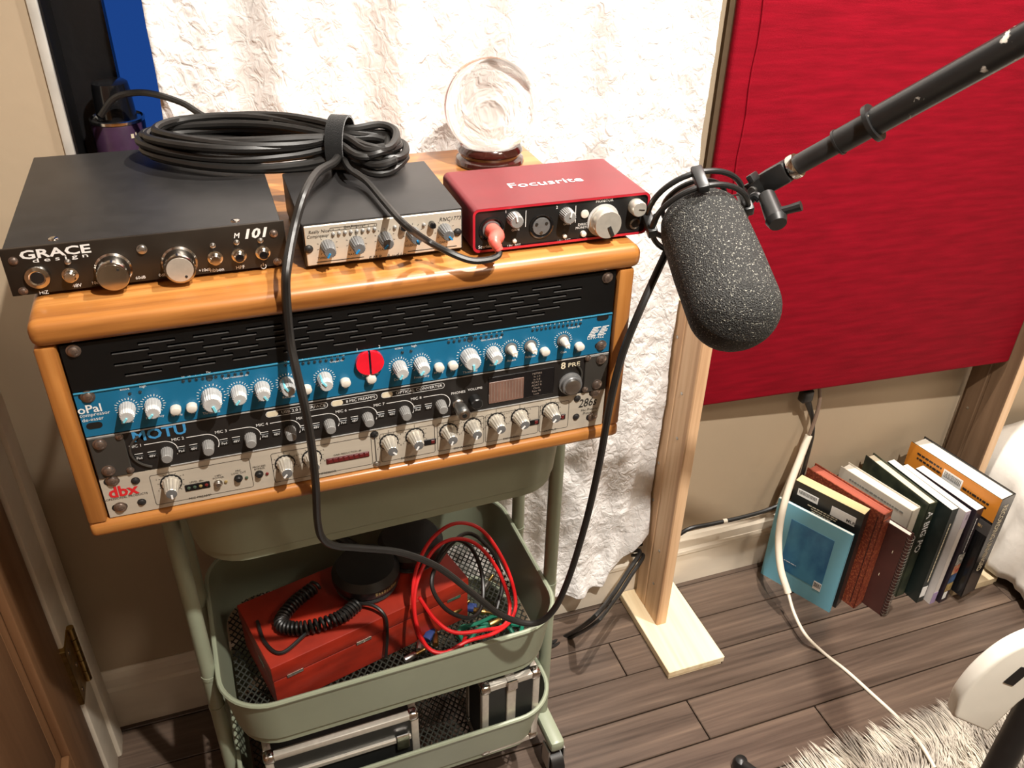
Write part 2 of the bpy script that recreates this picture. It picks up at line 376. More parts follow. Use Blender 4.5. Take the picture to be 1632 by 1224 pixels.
# window wall, built round the opening
WX0, WX1, WZ0, WZ1 = -0.006, 0.72, 0.862, 2.15
mb = MB().box(LX - 0.1, WX0, WY, WY + 0.13, 0, CZ).box(WX1, RX + 0.1, WY, WY + 0.13, 0, CZ).box(WX0, WX1, WY, WY + 0.13, 0, WZ0).box(WX0, WX1, WY, WY + 0.13, WZ1, CZ)
struct('wall_back', mb, PAINT_WALL)
struct('wall_right', MB().box(RX, RX + 0.1, FY, WY, 0, CZ), PAINT_WALL2)
struct('wall_front', MB().box(LX - 0.1, RX + 0.1, FY - 0.1, FY, 0, CZ), PAINT_WALL2)
# left wall with the door opening (y -0.62..0.262, up to 2.05)
DY0, DY1, DZ = -0.60, 0.262, 2.05
mb = MB().box(LX - 0.1, LX, DY1, WY, 0, CZ).box(LX - 0.1, LX, FY, DY0, 0, CZ).box(LX - 0.1, LX, DY0, DY1, DZ, CZ)
struct('wall_left', mb, PAINT_WALL)
mb = MB().rbox(LX, LX + 0.010, DY1 + 0.004, DY1 + 0.062, 0, DZ + 0.06, 0.003, 2).rbox(LX, LX + 0.016, DY1 + 0.062, DY1 + 0.104, 0, DZ + 0.1, 0.004, 2)
mb.rbox(LX, LX + 0.016, DY0 - 0.1, DY0 - 0.004, 0, DZ + 0.1, 0.004, 2).rbox(LX, LX + 0.016, DY0, DY1, DZ + 0.004, DZ + 0.1, 0.004, 2)
struct('trim_1', mb, PAINT_WHITE)
dr = MB().box(LX - 0.045, LX - 0.006, DY0 + 0.003, DY1 - 0.001, 0.006, DZ - 0.003)
door = struct('door_1', dr, W_DOOR)
for (a, b) in ((DY1 - 0.001 - 0.10, DY1 - 0.001), (DY0 + 0.003, DY0 + 0.103)):
    MB().rbox(LX - 0.006, LX + 0.006, a, b, 0.006, DZ - 0.003, 0.003, 2).build('stile', W_DOOR, door)
for (a, b) in ((0.006, 0.24), (0.95, 1.10), (DZ - 0.13, DZ - 0.003)):
    MB().rbox(LX - 0.006, LX + 0.005, DY0 + 0.103, DY1 - 0.101, a, b, 0.003, 2).build('rail', W_DOOR, door)
for (a, b) in ((0.24, 0.95), (1.10, DZ - 0.13)):
    MB().rbox(LX - 0.006, LX - 0.001, DY0 + 0.13, DY1 - 0.13, a + 0.03, b - 0.03, 0.004, 2).build('door_panel', W_DOOR, door)
hg = MB().rbox(LX + 0.0005, LX + 0.012, 0.258, 0.300, 0.215, 0.325, 0.001, 1).build('hinge', BRASS, door)
mb = MB()
for k in range(5): mb.cyl((LX + 0.0145, 0.303, 0.216 + k * 0.0218), (LX + 0.0145, 0.303, 0.216 + k * 0.0218 + 0.0205), 0.0052, n=12)
mb.build('hinge_knuckle', BRASS, hg)
mb = MB()
for k in range(3): mb.lathe([(0.0034, 0), (0.0034, 0.001), (0.002, 0.0016)], 12, Matrix.Translation((LX + 0.012, 0.272 + 0.012 * (k % 2), 0.232 + 0.038 * k)) @ Matrix.Rotation(math.radians(90), 4, 'Y'))
mb.build('hinge_screws', SCREW_M, hg)
# stepped baseboards
def skirting(name, pts, mtx, x0, x1):
    prof = [(0, 0), (0.012, 0), (0.012, 0.078), (0.0145, 0.081), (0.0145, 0.089), (0.010, 0.094), (0.010, 0.112), (0.006, 0.121), (0.002, 0.125), (0, 0.125)]
    n = len(prof); vs = [(x0, -d, z) for d, z in prof] + [(x1, -d, z) for d, z in prof]
    fs = [tuple(range(n))[::-1], tuple(range(n, 2 * n))] + [(i, (i + 1) % n, (i + 1) % n + n, i + n) for i in range(n)]
    mb = MB().add(vs, fs, mtx); return struct(name, mb, PAINT_WHITE, angle=0.3)
skirting('baseboard_back', None, Matrix.Translation((0, WY, 0)), LX + 0.001, RX)
# window
FY0, FY1 = WY + 0.078, WY + 0.118
frame = MB().box(WX0, WX0 + 0.056, FY0, FY1, WZ0, WZ1).box(WX1 - 0.056, WX1, FY0, FY1, WZ0, WZ1)
frame.box(WX0 + 0.056, WX1 - 0.056, FY0, FY1, WZ0, WZ0 + 0.07).box(WX0 + 0.056, WX1 - 0.056, FY0, FY1, WZ1 - 0.07, WZ1)
win = struct('window_1', frame, PAINT_BLACKW)
MB().box(WX0 + 0.056, WX1 - 0.056, FY0 + 0.018, FY0 + 0.022, WZ0 + 0.07, WZ1 - 0.07).build('pane', PANE, win)
MB().rbox(WX0 + 0.056, WX1 - 0.056, FY0 + 0.004, FY1 - 0.004, 1.45, 1.49, 0.003, 1).build('meeting_rail', PAINT_BLACKW, win)
MB().box(WX0, WX0 + 0.004, WY + 0.002, FY0, WZ0, WZ1).build('jamb_lining', PAINT_BLACKW, win)
MB().box(WX0 + 0.004, WX1, WY + 0.001, FY0, WZ0, WZ0 + 0.0005).build('sill_board', PAINT_WHITE, win)
struct('trim_2', MB().rbox(WX0 - 0.009, WX0 + 0.0015, WY - 0.004, WY + 0.004, WZ0, WZ1, 0.002, 2), mat('white_bead_paint', (0.62, 0.60, 0.55), 0.5, var=0.2, vscale=(30, 30, 20)))

# ================================================================ curtain
def hem(x):
    pts = [(0.08, 0.20), (0.30, 0.18), (0.50, 0.165), (0.545, 0.150), (0.575, 0.105), (0.61, 0.078), (0.66, 0.070), (0.705, 0.072), (0.715, 0.105), (0.74, 0.135), (0.765, 0.17), (0.80, 0.215)]
    for (a, za), (b, zb) in zip(pts, pts[1:]):
        if x <= b: return za + (zb - za) * max(0, (x - a) / (b - a))
    return pts[-1][1]
NX, NZ = 150, 330; X0, X1, Z1 = 0.100, 0.782, 2.2
vs = []; fs = []
for j in range(NZ + 1):
    tz = (j / NZ) ** 1.25
    for i in range(NX + 1):
        x = X0 + (X1 - X0) * i / NX
        zb = hem(x); z = zb + (Z1 - zb) * tz
        y = 0.366 + 0.007 * math.sin(x * 46 + 0.7 * math.sin(z * 3)) + 0.004 * math.sin(x * 91 + 1.3 + z * 1.4)
        p = Vector((x * 9, z * 6, 0.3)); q = Vector((x * 30, z * 24, 2.2)); q2 = Vector((x * 75 + 0.3 * z, z * 60, 5.2))
        y += 0.006 * noise.noise(p) + 0.0045 * (abs(noise.noise(q)) - 0.25) + 0.0022 * (abs(noise.noise(q2)) - 0.2)
        y -= 0.016 * math.exp(-((z - zb) / 0.05) ** 2) * (0.4 + 0.6 * math.sin(x * 60) ** 2)
        xx = x + 0.004 * math.sin(z * 4 + 1) * (1 - i / NX) + 0.003 * noise.noise(Vector((z * 10, 1, 1)))
        xx = min(xx, X1); y = min(max(y, 0.345), 0.3788)
        vs.append((xx, y, z))
for j in range(NZ):
    for i in range(NX):
        a = j * (NX + 1) + i; fs.append((a, a + 1, a + NX + 2, a + NX + 1))
mb = MB(); mb.v = vs; mb.f = fs
cu = mb.build('curtain', CURTAIN, loc=(0.45, 0.366, 0), off=(0.45, 0.366, 0), angle=3.0)
sm = cu.modifiers.new('thick', 'SOLIDIFY'); sm.thickness = 0.0012
tag(cu, 'crinkled white cotton curtain hanging over the window behind the rack case', 'curtain')

# ================================================================ red acoustic panel on two wooden posts
PL, PR, PYL, PYR, PZ0, PZ1 = 0.8085, 1.4765, 0.356, 0.310, 0.455, 1.95
ang = math.atan2(PYR - PYL, PR - PL)
pan = thing('acoustic_panel', 'red fabric acoustic panel standing on two wooden posts by the wall', 'acoustic panel', (PL, PYL, 0), (0, 0, ang))
PW = math.hypot(PR - PL, PYR - PYL)
mb = MB().rbox(0, PW, 0, 0.014, PZ0, PZ1, 0.006, 3)
fb = mb.build('fabric_cover', REDCLOTH, pan)
mb = MB()
seg = [(0.034 + 0.0015 * math.sin(k * 1.7), -0.0012, PZ0 + 0.01 + k * 0.03) for k in range(49)]
mb.tube(seg, 0.0016, 6); mb.build('seam', REDCLOTH, fb)
MB().rbox(0.002, 0.022, 0.0145, 0.030, PZ0 + 0.008, PZ1 - 0.002, 0.001, 1).build('side_batten', mat('grey_tan_batten_wood', (0.50, 0.43, 0.35), 0.6, var=0.2, vscale=(30, 30, 4)), pan)
MB().rbox(PW - 0.022, PW - 0.002, 0.0145, 0.030, PZ0 + 0.008, PZ1 - 0.002, 0.001, 1).build('side_batten', MATS['grey_tan_batten_wood'], pan)
def inv(o): return Matrix.Translation(o.location) @ o.rotation_euler.to_matrix().to_4x4()
PINV = inv(pan).inverted()
def post(x0, y0, z1, n_nails=7, seed=1, wm=None):
    """tongue and groove board standing on edge, 22 mm thick, 97 mm deep"""
    prof = [(0, 0.002), (0.002, 0), (0.019, 0), (0.021, 0.002), (0.021, 0.086), (0.0145, 0.086), (0.0145, 0.0965), (0.0065, 0.0965), (0.0065, 0.086), (0, 0.086), (0, 0.055), (0.0012, 0.053), (0.0012, 0.049), (0, 0.047)]
    n = len(prof); zb = 0.020
    vs = [(x0 + a, y0 + b, zb) for a, b in prof] + [(x0 + a, y0 + b, z1) for a, b in prof]
    fs = [tuple(range(n))[::-1], tuple(range(n, 2 * n))] + [(i, (i + 1) % n, (i + 1) % n + n, i + n) for i in range(n)]
    o = MB().add(vs, fs, PINV).build('post', wm or W_POST, pan, angle=0.3)
    if wm: MB().box(x0 + 0.001, x0 + 0.020, y0 - 0.0012, y0 - 0.0001, zb, z1, PINV).build('lit_front_edge', W_POST, o)  # lighter strip imitates light on the narrow front face
    r = random.Random(seed)
    for k in range(n_nails):
        m = PINV @ Matrix.Translation((x0, y0 + r.choice((0.03, 0.07)) + r.uniform(-0.004, 0.004), 0.10 + (z1 - 0.16) * k / (n_nails - 1))) @ Matrix.Rotation(math.radians(-90), 4, 'Y')
        MB().lathe([(0.0028, 0), (0.0028, 0.0008), (0.001, 0.0014)], 10, m).build('nail', STEEL, o)
    return o
def foot(x0, x1, y0, y1):
    o = MB().rbox(x0, x1, y0, y1, 0.0065, 0.0195, 0.0012, 1, PINV).build('foot', W_FOOT, pan)
    MB().box(x0 + 0.0015, x1 - 0.004, y0 + 0.002, y1 - 0.001, 0.0, 0.0066, PINV).build('lower_lip', W_FOOT, o)
    return o
post(0.7855, 0.2835, 0.662)
foot(0.757, 0.870, 0.180, 0.3815)
post(1.4785, 0.290, 1.93, 9, 4, W_PLY_SHADED)
foot(1.392, 1.503, 0.180, 0.3815)

# ================================================================ bed with white duvet
bed = thing('bed', 'low bed under a rumpled white duvet beside the books', 'bed', (1.52, 0.0, 0))
BX0, BX1, BY0, BY1 = 1.535, 2.55, -1.25, 0.37
MB().rbox(BX0 + 0.03, BX1, BY0, BY1, 0.0, 0.035, 0.004, 1).build('base', BLK_PLAST, bed, off=bed.location)
MB().rbox(BX0 + 0.02, BX1, BY0, BY1, 0.036, 0.165, 0.03, 3).build('mattress', DUVET, bed, off=bed.location)
# duvet: draped sheet, down the near side and over the top, with folds
NU, NV = 70, 130
vs = []; fs = []
for j in range(NV + 1):
    y = BY0 - 0.02 + (BY1 + 0.015 - BY0) * j / NV
    BX = 1.530 + 0.020 / (1 + math.exp(-(y - 0.235) * 90))
    for i in range(NU + 1):
        s = i / NU * 1.25
        hgt = 0.185 + 0.03 * math.exp(-((y - 0.33) / 0.12) ** 2)
        rr = 0.06
        fold = math.sin(y * 95 + 1.6 * math.sin(y * 23) + s * 9) + 0.5 * math.sin(y * 170 + s * 14)
        if s < hgt - rr: x, z = BX, s + 0.028
        elif s < hgt - rr + rr * 1.57:
            a = (s - (hgt - rr)) / rr; x, z = BX + rr - rr * math.cos(a), hgt - rr + 0.028 + rr * math.sin(a)
        else: x, z = BX + rr + (s - hgt + rr - rr * 1.57), hgt + 0.028
        side = max(0, 1 - (z - 0.03) / (hgt))
        flare = -0.030 * side ** 1.3
        n_ = noise.noise(Vector((x * 6, y * 6, z * 6))); n2 = noise.noise(Vector((x * 16, y * 16, z * 16)))
        x += flare + 0.008 * fold * side - 0.010 * n2 * (0.4 + side); z += (0.05 * n_ + 0.022 * n2) * (1 - side) * min(1, max(0, (s - 0.2) * 4))
        vs.append((x, y, max(z, 0.012)))
for j in range(NV):
    for i in range(NU):
        a = j * (NU + 1) + i; fs.append((a, a + 1, a + NU + 2, a + NU + 1))
mb = MB(); mb.v = vs; mb.f = fs
du = mb.build('duvet', DUVET, bed, off=bed.location, angle=3.0)
sm = du.modifiers.new('thick', 'SOLIDIFY'); sm.thickness = 0.004

# ================================================================ sheepskin rug
rug = thing('fluffy_rug', 'fluffy cream and grey faux fur rug on the dark floorboards', 'rug', (1.2, -0.3, 0))
poly = []
for k in range(60):
    a = 2 * math.pi * k / 60; c, s_ = math.cos(a), math.sin(a)
    e_ = 0.32
    poly.append((0.315 * abs(c) ** e_ * (1 if c > 0 else -1) * (1 + 0.01 * math.sin(9 * a)), 0.245 * abs(s_) ** e_ * (1 if s_ > 0 else -1) * (1 + 0.03 * math.sin(11 * a))))
RCX, RCY = 1.13, -0.300
m = len(poly)
vs = [(RCX + x, RCY + y, 0.001) for x, y in poly] + [(RCX + x * 0.98, RCY + y * 0.97, 0.010) for x, y in poly]
MB().add(vs, [tuple(range(m))[::-1], tuple(range(m, 2 * m))] + [(i, (i + 1) % m, (i + 1) % m + m, i + m) for i in range(m)]).build('backing', mat('grey_fur_backing', (0.33, 0.30, 0.25), 0.9, var=0.3, vscale=(40, 40, 40)), rug, off=rug.location)
rr_ = random.Random(11)
mb = MB(); V = mb.v; Fc = mb.f
for k in range(26000):
    x = rr_.uniform(-0.315, 0.31); y = rr_.uniform(-0.245, 0.245)
    if (abs(x / 0.325) ** 6 + abs(y / 0.245) ** 6) > 1.0: continue
    bx, by = RCX + x, RCY + y
    cl = noise.noise(Vector((bx * 26, by * 26, 0))); cl2 = noise.noise(Vector((bx * 26, by * 26, 9)))
    a = 1.45 + 1.5 * cl + rr_.uniform(-0.25, 0.25); ln = rr_.uniform(0.030, 0.055); lean = 0.62 + 0.3 * cl2
    if y > 0.2: lean = 0.85; a = 1.9 + 0.6 * cl
    dx, dy = math.cos(a) * lean, math.sin(a) * lean; up = math.sqrt(max(0.06, 1 - lean * lean))
    wx, wy = -math.sin(a), math.cos(a); wd = rr_.uniform(0.0007, 0.0013)
    o = len(V)
    for t, wf in ((0, 1.0), (0.4, 0.9), (0.75, 0.6)):
        px, py = bx + dx * ln * t, by + dy * ln * t; pz = 0.009 + up * ln * (t - 0.45 * t * t) * 1.1
        V.append((px - wx * wd * wf, py - wy * wd * wf, pz)); V.append((px + wx * wd * wf, py + wy * wd * wf, pz))
    V.append((bx + dx * ln, by + dy * ln, 0.009 + up * ln * 0.58))
    Fc += [(o, o + 1, o + 3, o + 2), (o + 2, o + 3, o + 5, o + 4), (o + 4, o + 5, o + 6)]
fu = mb.build('fur', FUR, rug, off=rug.location, smooth=False); fu['kind'] = 'stuff'

# ================================================================ rolling cart
cart = thing('rolling_cart', 'sage green metal three-tier rolling cart under the wooden rack case', 'cart', (0.2625, 0.195, 0), (0, 0, math.radians(1.8)))
CX, CY = 0.2225, 0.146
def tray(z0, z1, taper=0.012, name='tray'):
    outer_t = rrect(-CX, CX, -CY, CY, 0.062, 8); outer_b = rrect(-CX + taper, CX - taper, -CY + taper, CY - taper, 0.055, 8)
    th = 0.0016
    inn_t = rrect(-CX + th, CX - th, -CY + th, CY - th, 0.060, 8); inn_b = rrect(-CX + taper + th, CX - taper - th, -CY + taper + th, CY - taper - th, 0.053, 8)
    rings = [[(x, y, z0) for x, y in outer_b], [(x, y, z0 + 0.010) for x, y in outer_b], [(x, y, z0 + 0.013) for x, y in rrect(-CX + taper - 0.003, CX - taper + 0.003, -CY + taper - 0.003, CY - taper + 0.003, 0.057, 8)],
             [(x, y, z1) for x, y in outer_t], [(x, y, z1) for x, y in inn_t], [(x, y, z0) for x, y in inn_b]]
    n = len(outer_t); vs = [v for r_ in rings for v in r_]; fs = []
    for i in range(len(rings)):
        j = (i + 1) % len(rings)
        for k in range(n): fs.append((i * n + k, i * n + (k + 1) % n, j * n + (k + 1) % n, j * n + k))
    o = MB().add(vs, fs).build(name, SAGE, cart, angle=0.5)
    MB().tube([(x, y, z1) for x, y in rrect(-CX + 0.0008, CX - 0.0008, -CY + 0.0008, CY - 0.0008, 0.061, 10)], 0.0034, 8, closed=True).build('rim', SAGE, o)
    # expanded-metal bottom: crossing diagonal strips clipped to the tray floor
    g = MB(); ax, ay = CX - taper - 0.004, CY - taper - 0.004; sp = 0.0125
    for sgn in (1, -1):
        k = -70
        while k < 70:
            c = k * sp; k += 1
            rr0 = 0.05; pts = []
            for q in range(401):
                xx = -ax + 2 * ax * q / 400; yy = sgn * 1.35 * xx + c
                dx_, dy_ = max(0, abs(xx) - (ax - rr0)), max(0, abs(yy) - (ay - rr0))
                if abs(yy) <= ay and dx_ * dx_ + dy_ * dy_ <= rr0 * rr0: pts.append((xx, yy))
            if len(pts) < 6: continue
            pts = [pts[0], pts[-1]]
            g.cyl((*pts[0], z0 + 0.003), (*pts[1], z0 + 0.003), 0.0011, n=4)
    mo = g.build('mesh_bottom', GRILLE, o, smooth=False); mo['kind'] = 'stuff'
    return o
tray(0.602, 0.7205); tray(0.287, 0.376); tray(0.118, 0.196)
for sx in (-1, 1):
    for sy in (-1, 1):
        lx, ly = sx * (CX + 0.0105), sy * 0.062
        lg = MB().cyl((lx, ly, 0.075), (lx, ly, 0.7185), 0.0095, n=16).build('leg', SAGE, cart)
        for zz in (0.30, 0.36, 0.62, 0.68): MB().lathe([(0.0102, 0), (0.0102, 0.006)], 16, Matrix.Translation((lx, ly, zz))).build('collar', SAGE, lg)
    MB().rbox(sx * (CX + 0.0105) - 0.012, sx * (CX + 0.0105) + 0.012, -0.13, 0.13, 0.060, 0.082, 0.006, 2).build('base_bar', SAGE, cart)
    for sy in (-1, 1):
        cx, cy = sx * (CX + 0.0105), sy * 0.115
        ca = MB().cyl((cx - 0.010, cy, 0.024), (cx + 0.010, cy, 0.024), 0.024, n=20).build('castor_wheel', BLK_PLAST, cart)
        MB().box(cx - 0.014, cx - 0.0115, cy - 0.012, cy + 0.012, 0.015, 0.060).box(cx + 0.0115, cx + 0.014, cy - 0.012, cy + 0.012, 0.015, 0.060).build('castor_fork', STEEL, ca)

# ================================================================ wooden rack case
case = thing('rack_case', 'orange oiled wooden rack case resting on the sage green cart', 'rack case', (0, 0, 0.740))
U = 0.04445; RW = 0.4826; TOPZ = 4 * U + 0.024
mb = MB().rbox(-0.0175, RW + 0.0225, -0.010, 0.322, 4 * U + 0.0015, TOPZ, 0.0085, 4); mb.build('top_board', W_CASE, case)
mb = MB().rbox(-0.0175, RW + 0.0175, -0.008, 0.318, -0.0165, -0.001, 0.005, 3); mb.build('bottom_board', W_CASE, case)
for a, b in ((-0.0172, -0.0012), (RW + 0.0012, RW + 0.0172)):
    MB().rbox(a, b, -0.0075, 0.317, -0.0008, 4 * U + 0.0013, 0.003, 2).build('side_board', W_CASEV, case)
MB().box(-0.001, RW + 0.001, 0.305, 0.315, 0.0, 4 * U).build('back_board', W_CASE, case)
for a in (0.0005, RW - 0.0165): MB().box(a, a + 0.016, 0.004, 0.007, 0, 4 * U).build('rack_rail', BLK_METAL, case)
#@@GEAR
# ================================================================ knobs, buttons, screws shared by the gear
KC = {}
def cached(key, fn, m):
    if key not in KC:
        mb = fn(); o = mb.build('tmp', m); KC[key] = o.data; bpy.data.objects.remove(o)
        KC[key].name = key
    return KC[key]
def knob(parent, x, z, kind, ang=0.0, y=0.0):
    """kind -> (base r, tip r, length, body material, pointer material, flutes); ang = pointer direction in degrees clockwise from up"""
    rb, rt, ln, bm_, pm, fl_, cap = KNOBS[kind]
    def body():
        mb = MB()
        if kind == 'alu': prof = [(rb, 0), (rb, ln * 0.12), (rb * 0.97, ln * 0.16), (rb * 0.97, ln * 0.9), (rt, ln)]
        elif kind == 'dbx': prof = [(rb * 1.18, 0), (rb * 1.18, 0.0015), (rb, 0.0022), (rt, ln * 0.97), (rt * 0.9, ln)]
        else: prof = [(rb, 0), (rb, 0.001), (rb * 0.985, 0.0018), (rt, ln * 0.95), (rt * 0.88, ln)]
        return mb.lathe(prof, 48 if fl_ else 32, RX90, fl_, 0.09 if fl_ else 0)
    k = link('knob', cached('knob_' + kind, body, bm_), parent, (x, y, z), (0, math.radians(ang), 0))
    if cap:
        link('cap', cached('cap_' + kind, lambda: MB().lathe([(rt * 0.86, ln), (rt * 0.86, ln + 0.0004), (rt * 0.5, ln + 0.0007)], 28, RX90), cap), k)
    if pm:
        def pt():
            w_ = max(0.0006, rb * 0.11); mb = MB()
            mb.box(-w_, w_, -ln - 0.0011, -ln + 0.0004, rt * 0.12, rt * 0.93)
            q = [(-w_, -0.003, rb * 1.0), (w_, -0.003, rb * 1.0), (w_, -ln * 0.97, rt * 1.03), (-w_, -ln * 0.97, rt * 1.03), (-w_, -0.003, rb * 0.8), (w_, -0.003, rb * 0.8), (w_, -ln * 0.97, rt * 0.8), (-w_, -ln * 0.97, rt * 0.8)]
            return mb.add(q, [(0, 1, 2, 3), (7, 6, 5, 4), (0, 4, 5, 1), (1, 5, 6, 2), (2, 6, 7, 3), (3, 7, 4, 0)])
        link('pointer', cached('pointer_' + kind, pt, pm), k)
    return k
KNOBS = {
    'opal': (0.0068, 0.0058, 0.0150, GREY_KNOB, CYAN_LINE, 18, None),
    'opal_big': (0.0088, 0.0078, 0.0155, GREY_KNOB, CYAN_LINE, 22, None),
    'opal_thin': (0.0045, 0.0028, 0.0130, CREAM_BTN, WHITE_LINE, 0, None),
    'motu': (0.0054, 0.0046, 0.0120, MID_KNOB, None, 16, None),
    'dbx': (0.0072, 0.0054, 0.0165, ALU, WHITE_LINE, 14, DKGREY_KNOB),
    'rnc': (0.0064, 0.0053, 0.0150, DKGREY_KNOB, BLUE_LINE, 16, None),
    'scar': (0.0068, 0.0062, 0.0110, MID_KNOB, WHITE_LINE, 24, None),
    'alu': (0.0138, 0.0128, 0.0130, ALU, BLACK_INK, 0, None),
}
def screw(parent, x, z, y=0.0, r=0.0045, m=None):
    def f():
        mb = MB().lathe([(1.25 * 0.0045, 0), (1.25 * 0.0045, 0.0006), (0.0045, 0.0009), (0.0040, 0.0022), (0.0026, 0.0031), (0.0012, 0.0033)], 20, RX90)
        mb.box(-0.0020, 0.0020, -0.00345, -0.003, -0.0004, 0.0004).box(-0.0004, 0.0004, -0.00345, -0.003, -0.0020, 0.0020); return mb
    o = link('screw', cached('screw' + (m or SCREW_M).name, f, m or SCREW_M), parent, (x, y, z)); o.scale = (r / 0.0045,) * 3
    return o
def slot_plate(mb, x0, x1, z0, z1, y0, y1, holes):
    """plate with real rectangular openings, built as strips; holes = [(hx0,hx1,hz0,hz1)]"""
    zs = sorted({z0, z1, *[h[2] for h in holes], *[h[3] for h in holes]})
    for a, b in zip(zs, zs[1:]):
        c = (a + b) / 2; hs = sorted(h for h in holes if h[2] < c < h[3]); x = x0
        for h in hs:
            if h[0] > x: mb.box(x, h[0], y0, y1, a, b)
            x = h[1]
        if x < x1: mb.box(x, x1, y0, y1, a, b)
    return mb
def oval(mb, x, z, w_, h_, y0, y1, n=8):
    r = h_ / 2; p = []
    for cx, a0 in ((x + w_ / 2 - r, -90), (x - w_ / 2 + r, 90)):
        for k in range(n + 1):
            a = math.radians(a0 + 180 * k / n); p.append((cx + r * math.cos(a), z + r * math.sin(a)))
    return mb.prism(p, y0, y1)
def ticks(mb, x, z, r, n=21, a0=-140, a1=140, l=0.0016, w_=0.00030, y=-0.0002):
    for k in range(n):
        a = math.radians(a0 + (a1 - a0) * k / (n - 1)); ll = l * (1.35 if k % 5 == 0 else 1)
        m = Matrix.Translation((x, 0, z)) @ Matrix.Rotation(a, 4, 'Y')
        mb.add([(-w_, y, r), (w_, y, r), (w_, y, r + ll), (-w_, y, r + ll)], [(0, 1, 2, 3)], m)
def line(mb, pts, w_=0.0003, y=-0.0002):
    for (xa, za), (xb, zb) in zip(pts, pts[1:]):
        d = math.hypot(xb - xa, zb - za) or 1e-9; nx, nz = -(zb - za) / d * w_, (xb - xa) / d * w_
        mb.add([(xa + nx, y, za + nz), (xa - nx, y, za - nz), (xb - nx, y, zb - nz), (xb + nx, y, zb + nz)], [(0, 1, 2, 3)])
def frame_line(mb, x0, x1, z0, z1, r=0.002, w_=0.00025, y=-0.0002):
    p = rrect(x0, x1, z0, z1, r, 4); line(mb, p + [p[0]], w_, y)

# ================================================================ rack units (each: own front panel plane, local x right, z up)
def rack_unit(name, label, cat, slot, pm, depth, y0=-0.0035, panel='front_panel', holes=()):
    t = thing(name, label, cat, (0.0, 0.0, 0.740 + slot * U))
    mb = MB(); slot_plate(mb, 0.0008, RW - 0.0008, 0.0004, U - 0.0004, y0, 0.0, holes)
    mb.build(panel, pm, t, smooth=False)
    if name == 'rack_compressor': MB().box(0.001, RW - 0.001, y0 - 0.0012, y0, U - 0.0012, U - 0.0004).build('lit_top_edge', mat('lit_blue_edge', (0.06, 0.30, 0.46), 0.3, 0.1, var=0.1, vscale=(20, 20, 20)), t)  # paler blue strip imitates light caught on the panel's top edge
    if depth: MB().box(0.022, RW - 0.022, 0.0005, depth, 0.0015, U - 0.0015).build('chassis', BLK_METAL, t, smooth=False)
    return t
SLOTS = [(0.0035, 0.0165, 0.0042, 0.0104), (0.0035, 0.0165, U - 0.0104, U - 0.0042), (RW - 0.0165, RW - 0.0035, 0.0042, 0.0104), (RW - 0.0165, RW - 0.0035, U - 0.0104, U - 0.0042)]
def loc_(u, v, slot, y=-0.0035):
    p = ony(u, v, y); return p[0], p[2] - 0.740 - slot * U

# --- 1: vented blank panel (top)
holes = []
for r_ in range(6):
    z = 0.0085 + r_ * 0.0054; off = (0.0 if r_ % 2 == 0 else 0.021) + (0.006 if r_ % 3 == 0 else 0)
    x = 0.036 + off
    while x + 0.030 < RW - 0.032:
        holes.append((x, x + 0.029, z, z + 0.0024)); x += 0.0425
vent = rack_unit('vent_panel', 'black vented blank rack panel with rows of slots in the top bay', 'rack panel', 3, VENT_BLK, 0, holes=holes)
MB().box(0.024, RW - 0.024, 0.060, 0.062, 0.001, U - 0.001).build('baffle', BLK_METAL, vent)
mb = MB()
for h in holes: mb.box(h[0] + 0.0006, h[1] - 0.0006, -0.0040, -0.0028, h[2] - 0.0001, h[2] + 0.00045)  # grey lips imitate the highlight along each slot's lower edge
mb.build('slot_lip_glints', mat('slot_edge_glint', (0.10, 0.098, 0.095), 0.4, 0.3, var=0.3, vscale=(60, 60, 60)), vent, smooth=False)['kind'] = 'stuff'
screw(vent, *loc_(117, 559, 3), -0.0035); screw(vent, *loc_(968, 442, 3), -0.0035)

# --- 2: blue compressor
S2 = 2
bl = rack_unit('rack_compressor', 'blue rack compressor with pale grey knobs and two red lens buttons', 'compressor', S2, BLUE_PANEL, 0.20)
YF = -0.0035
dk = MB()
wl = MB()
for u, v in ((138, 631), (150.5, 678), (960.5, 506), (957, 550)):
    x, z = loc_(u, v, S2); oval(MB(), x, z, 0.0125, 0.0062, YF - 0.0003, YF + 0.0002).build('mounting_slot', BLK_PLAST, bl)
knobs2 = [(203, 650, 'opal', -140), (243.8, 644, 'opal', -135), (337, 631, 'opal_big', 165), (380, 623, 'opal', -140), (417.5, 617, 'opal', 150), (457.2, 610, 'opal', -30), (516.7, 602, 'opal', -35),
          (636, 583.5, 'opal', -150), (670, 577.6, 'opal', -140), (747, 567, 'opal_big', 175), (784.9, 561, 'opal', -150), (814, 555, 'opal_thin', 150), (845, 550.6, 'opal_thin', 150), (897, 541.7, 'opal_thin', 145)]
for u, v, k, a in knobs2:
    x, z = loc_(u, v, S2); knob(bl, x, z, k, a, YF)
    ticks(wl, x, z, KNOBS[k][0] * 1.18 if k != 'opal_thin' else 0.0078, 19, y=YF - 0.0002)
    if k == 'opal_thin': MB().lathe([(0.0062, 0), (0.0062, 0.0012), (0.0045, 0.002)], 24, at_front(x, z, YF)).build('knob_collar', DKGREY_KNOB, bl)
BTNS = [(279.8, 650.4), (305.5, 646.7), (488, 618), (549.8, 607), (590.7, 601), (698.8, 583), (720.8, 580), (867, 558), (922, 550)]
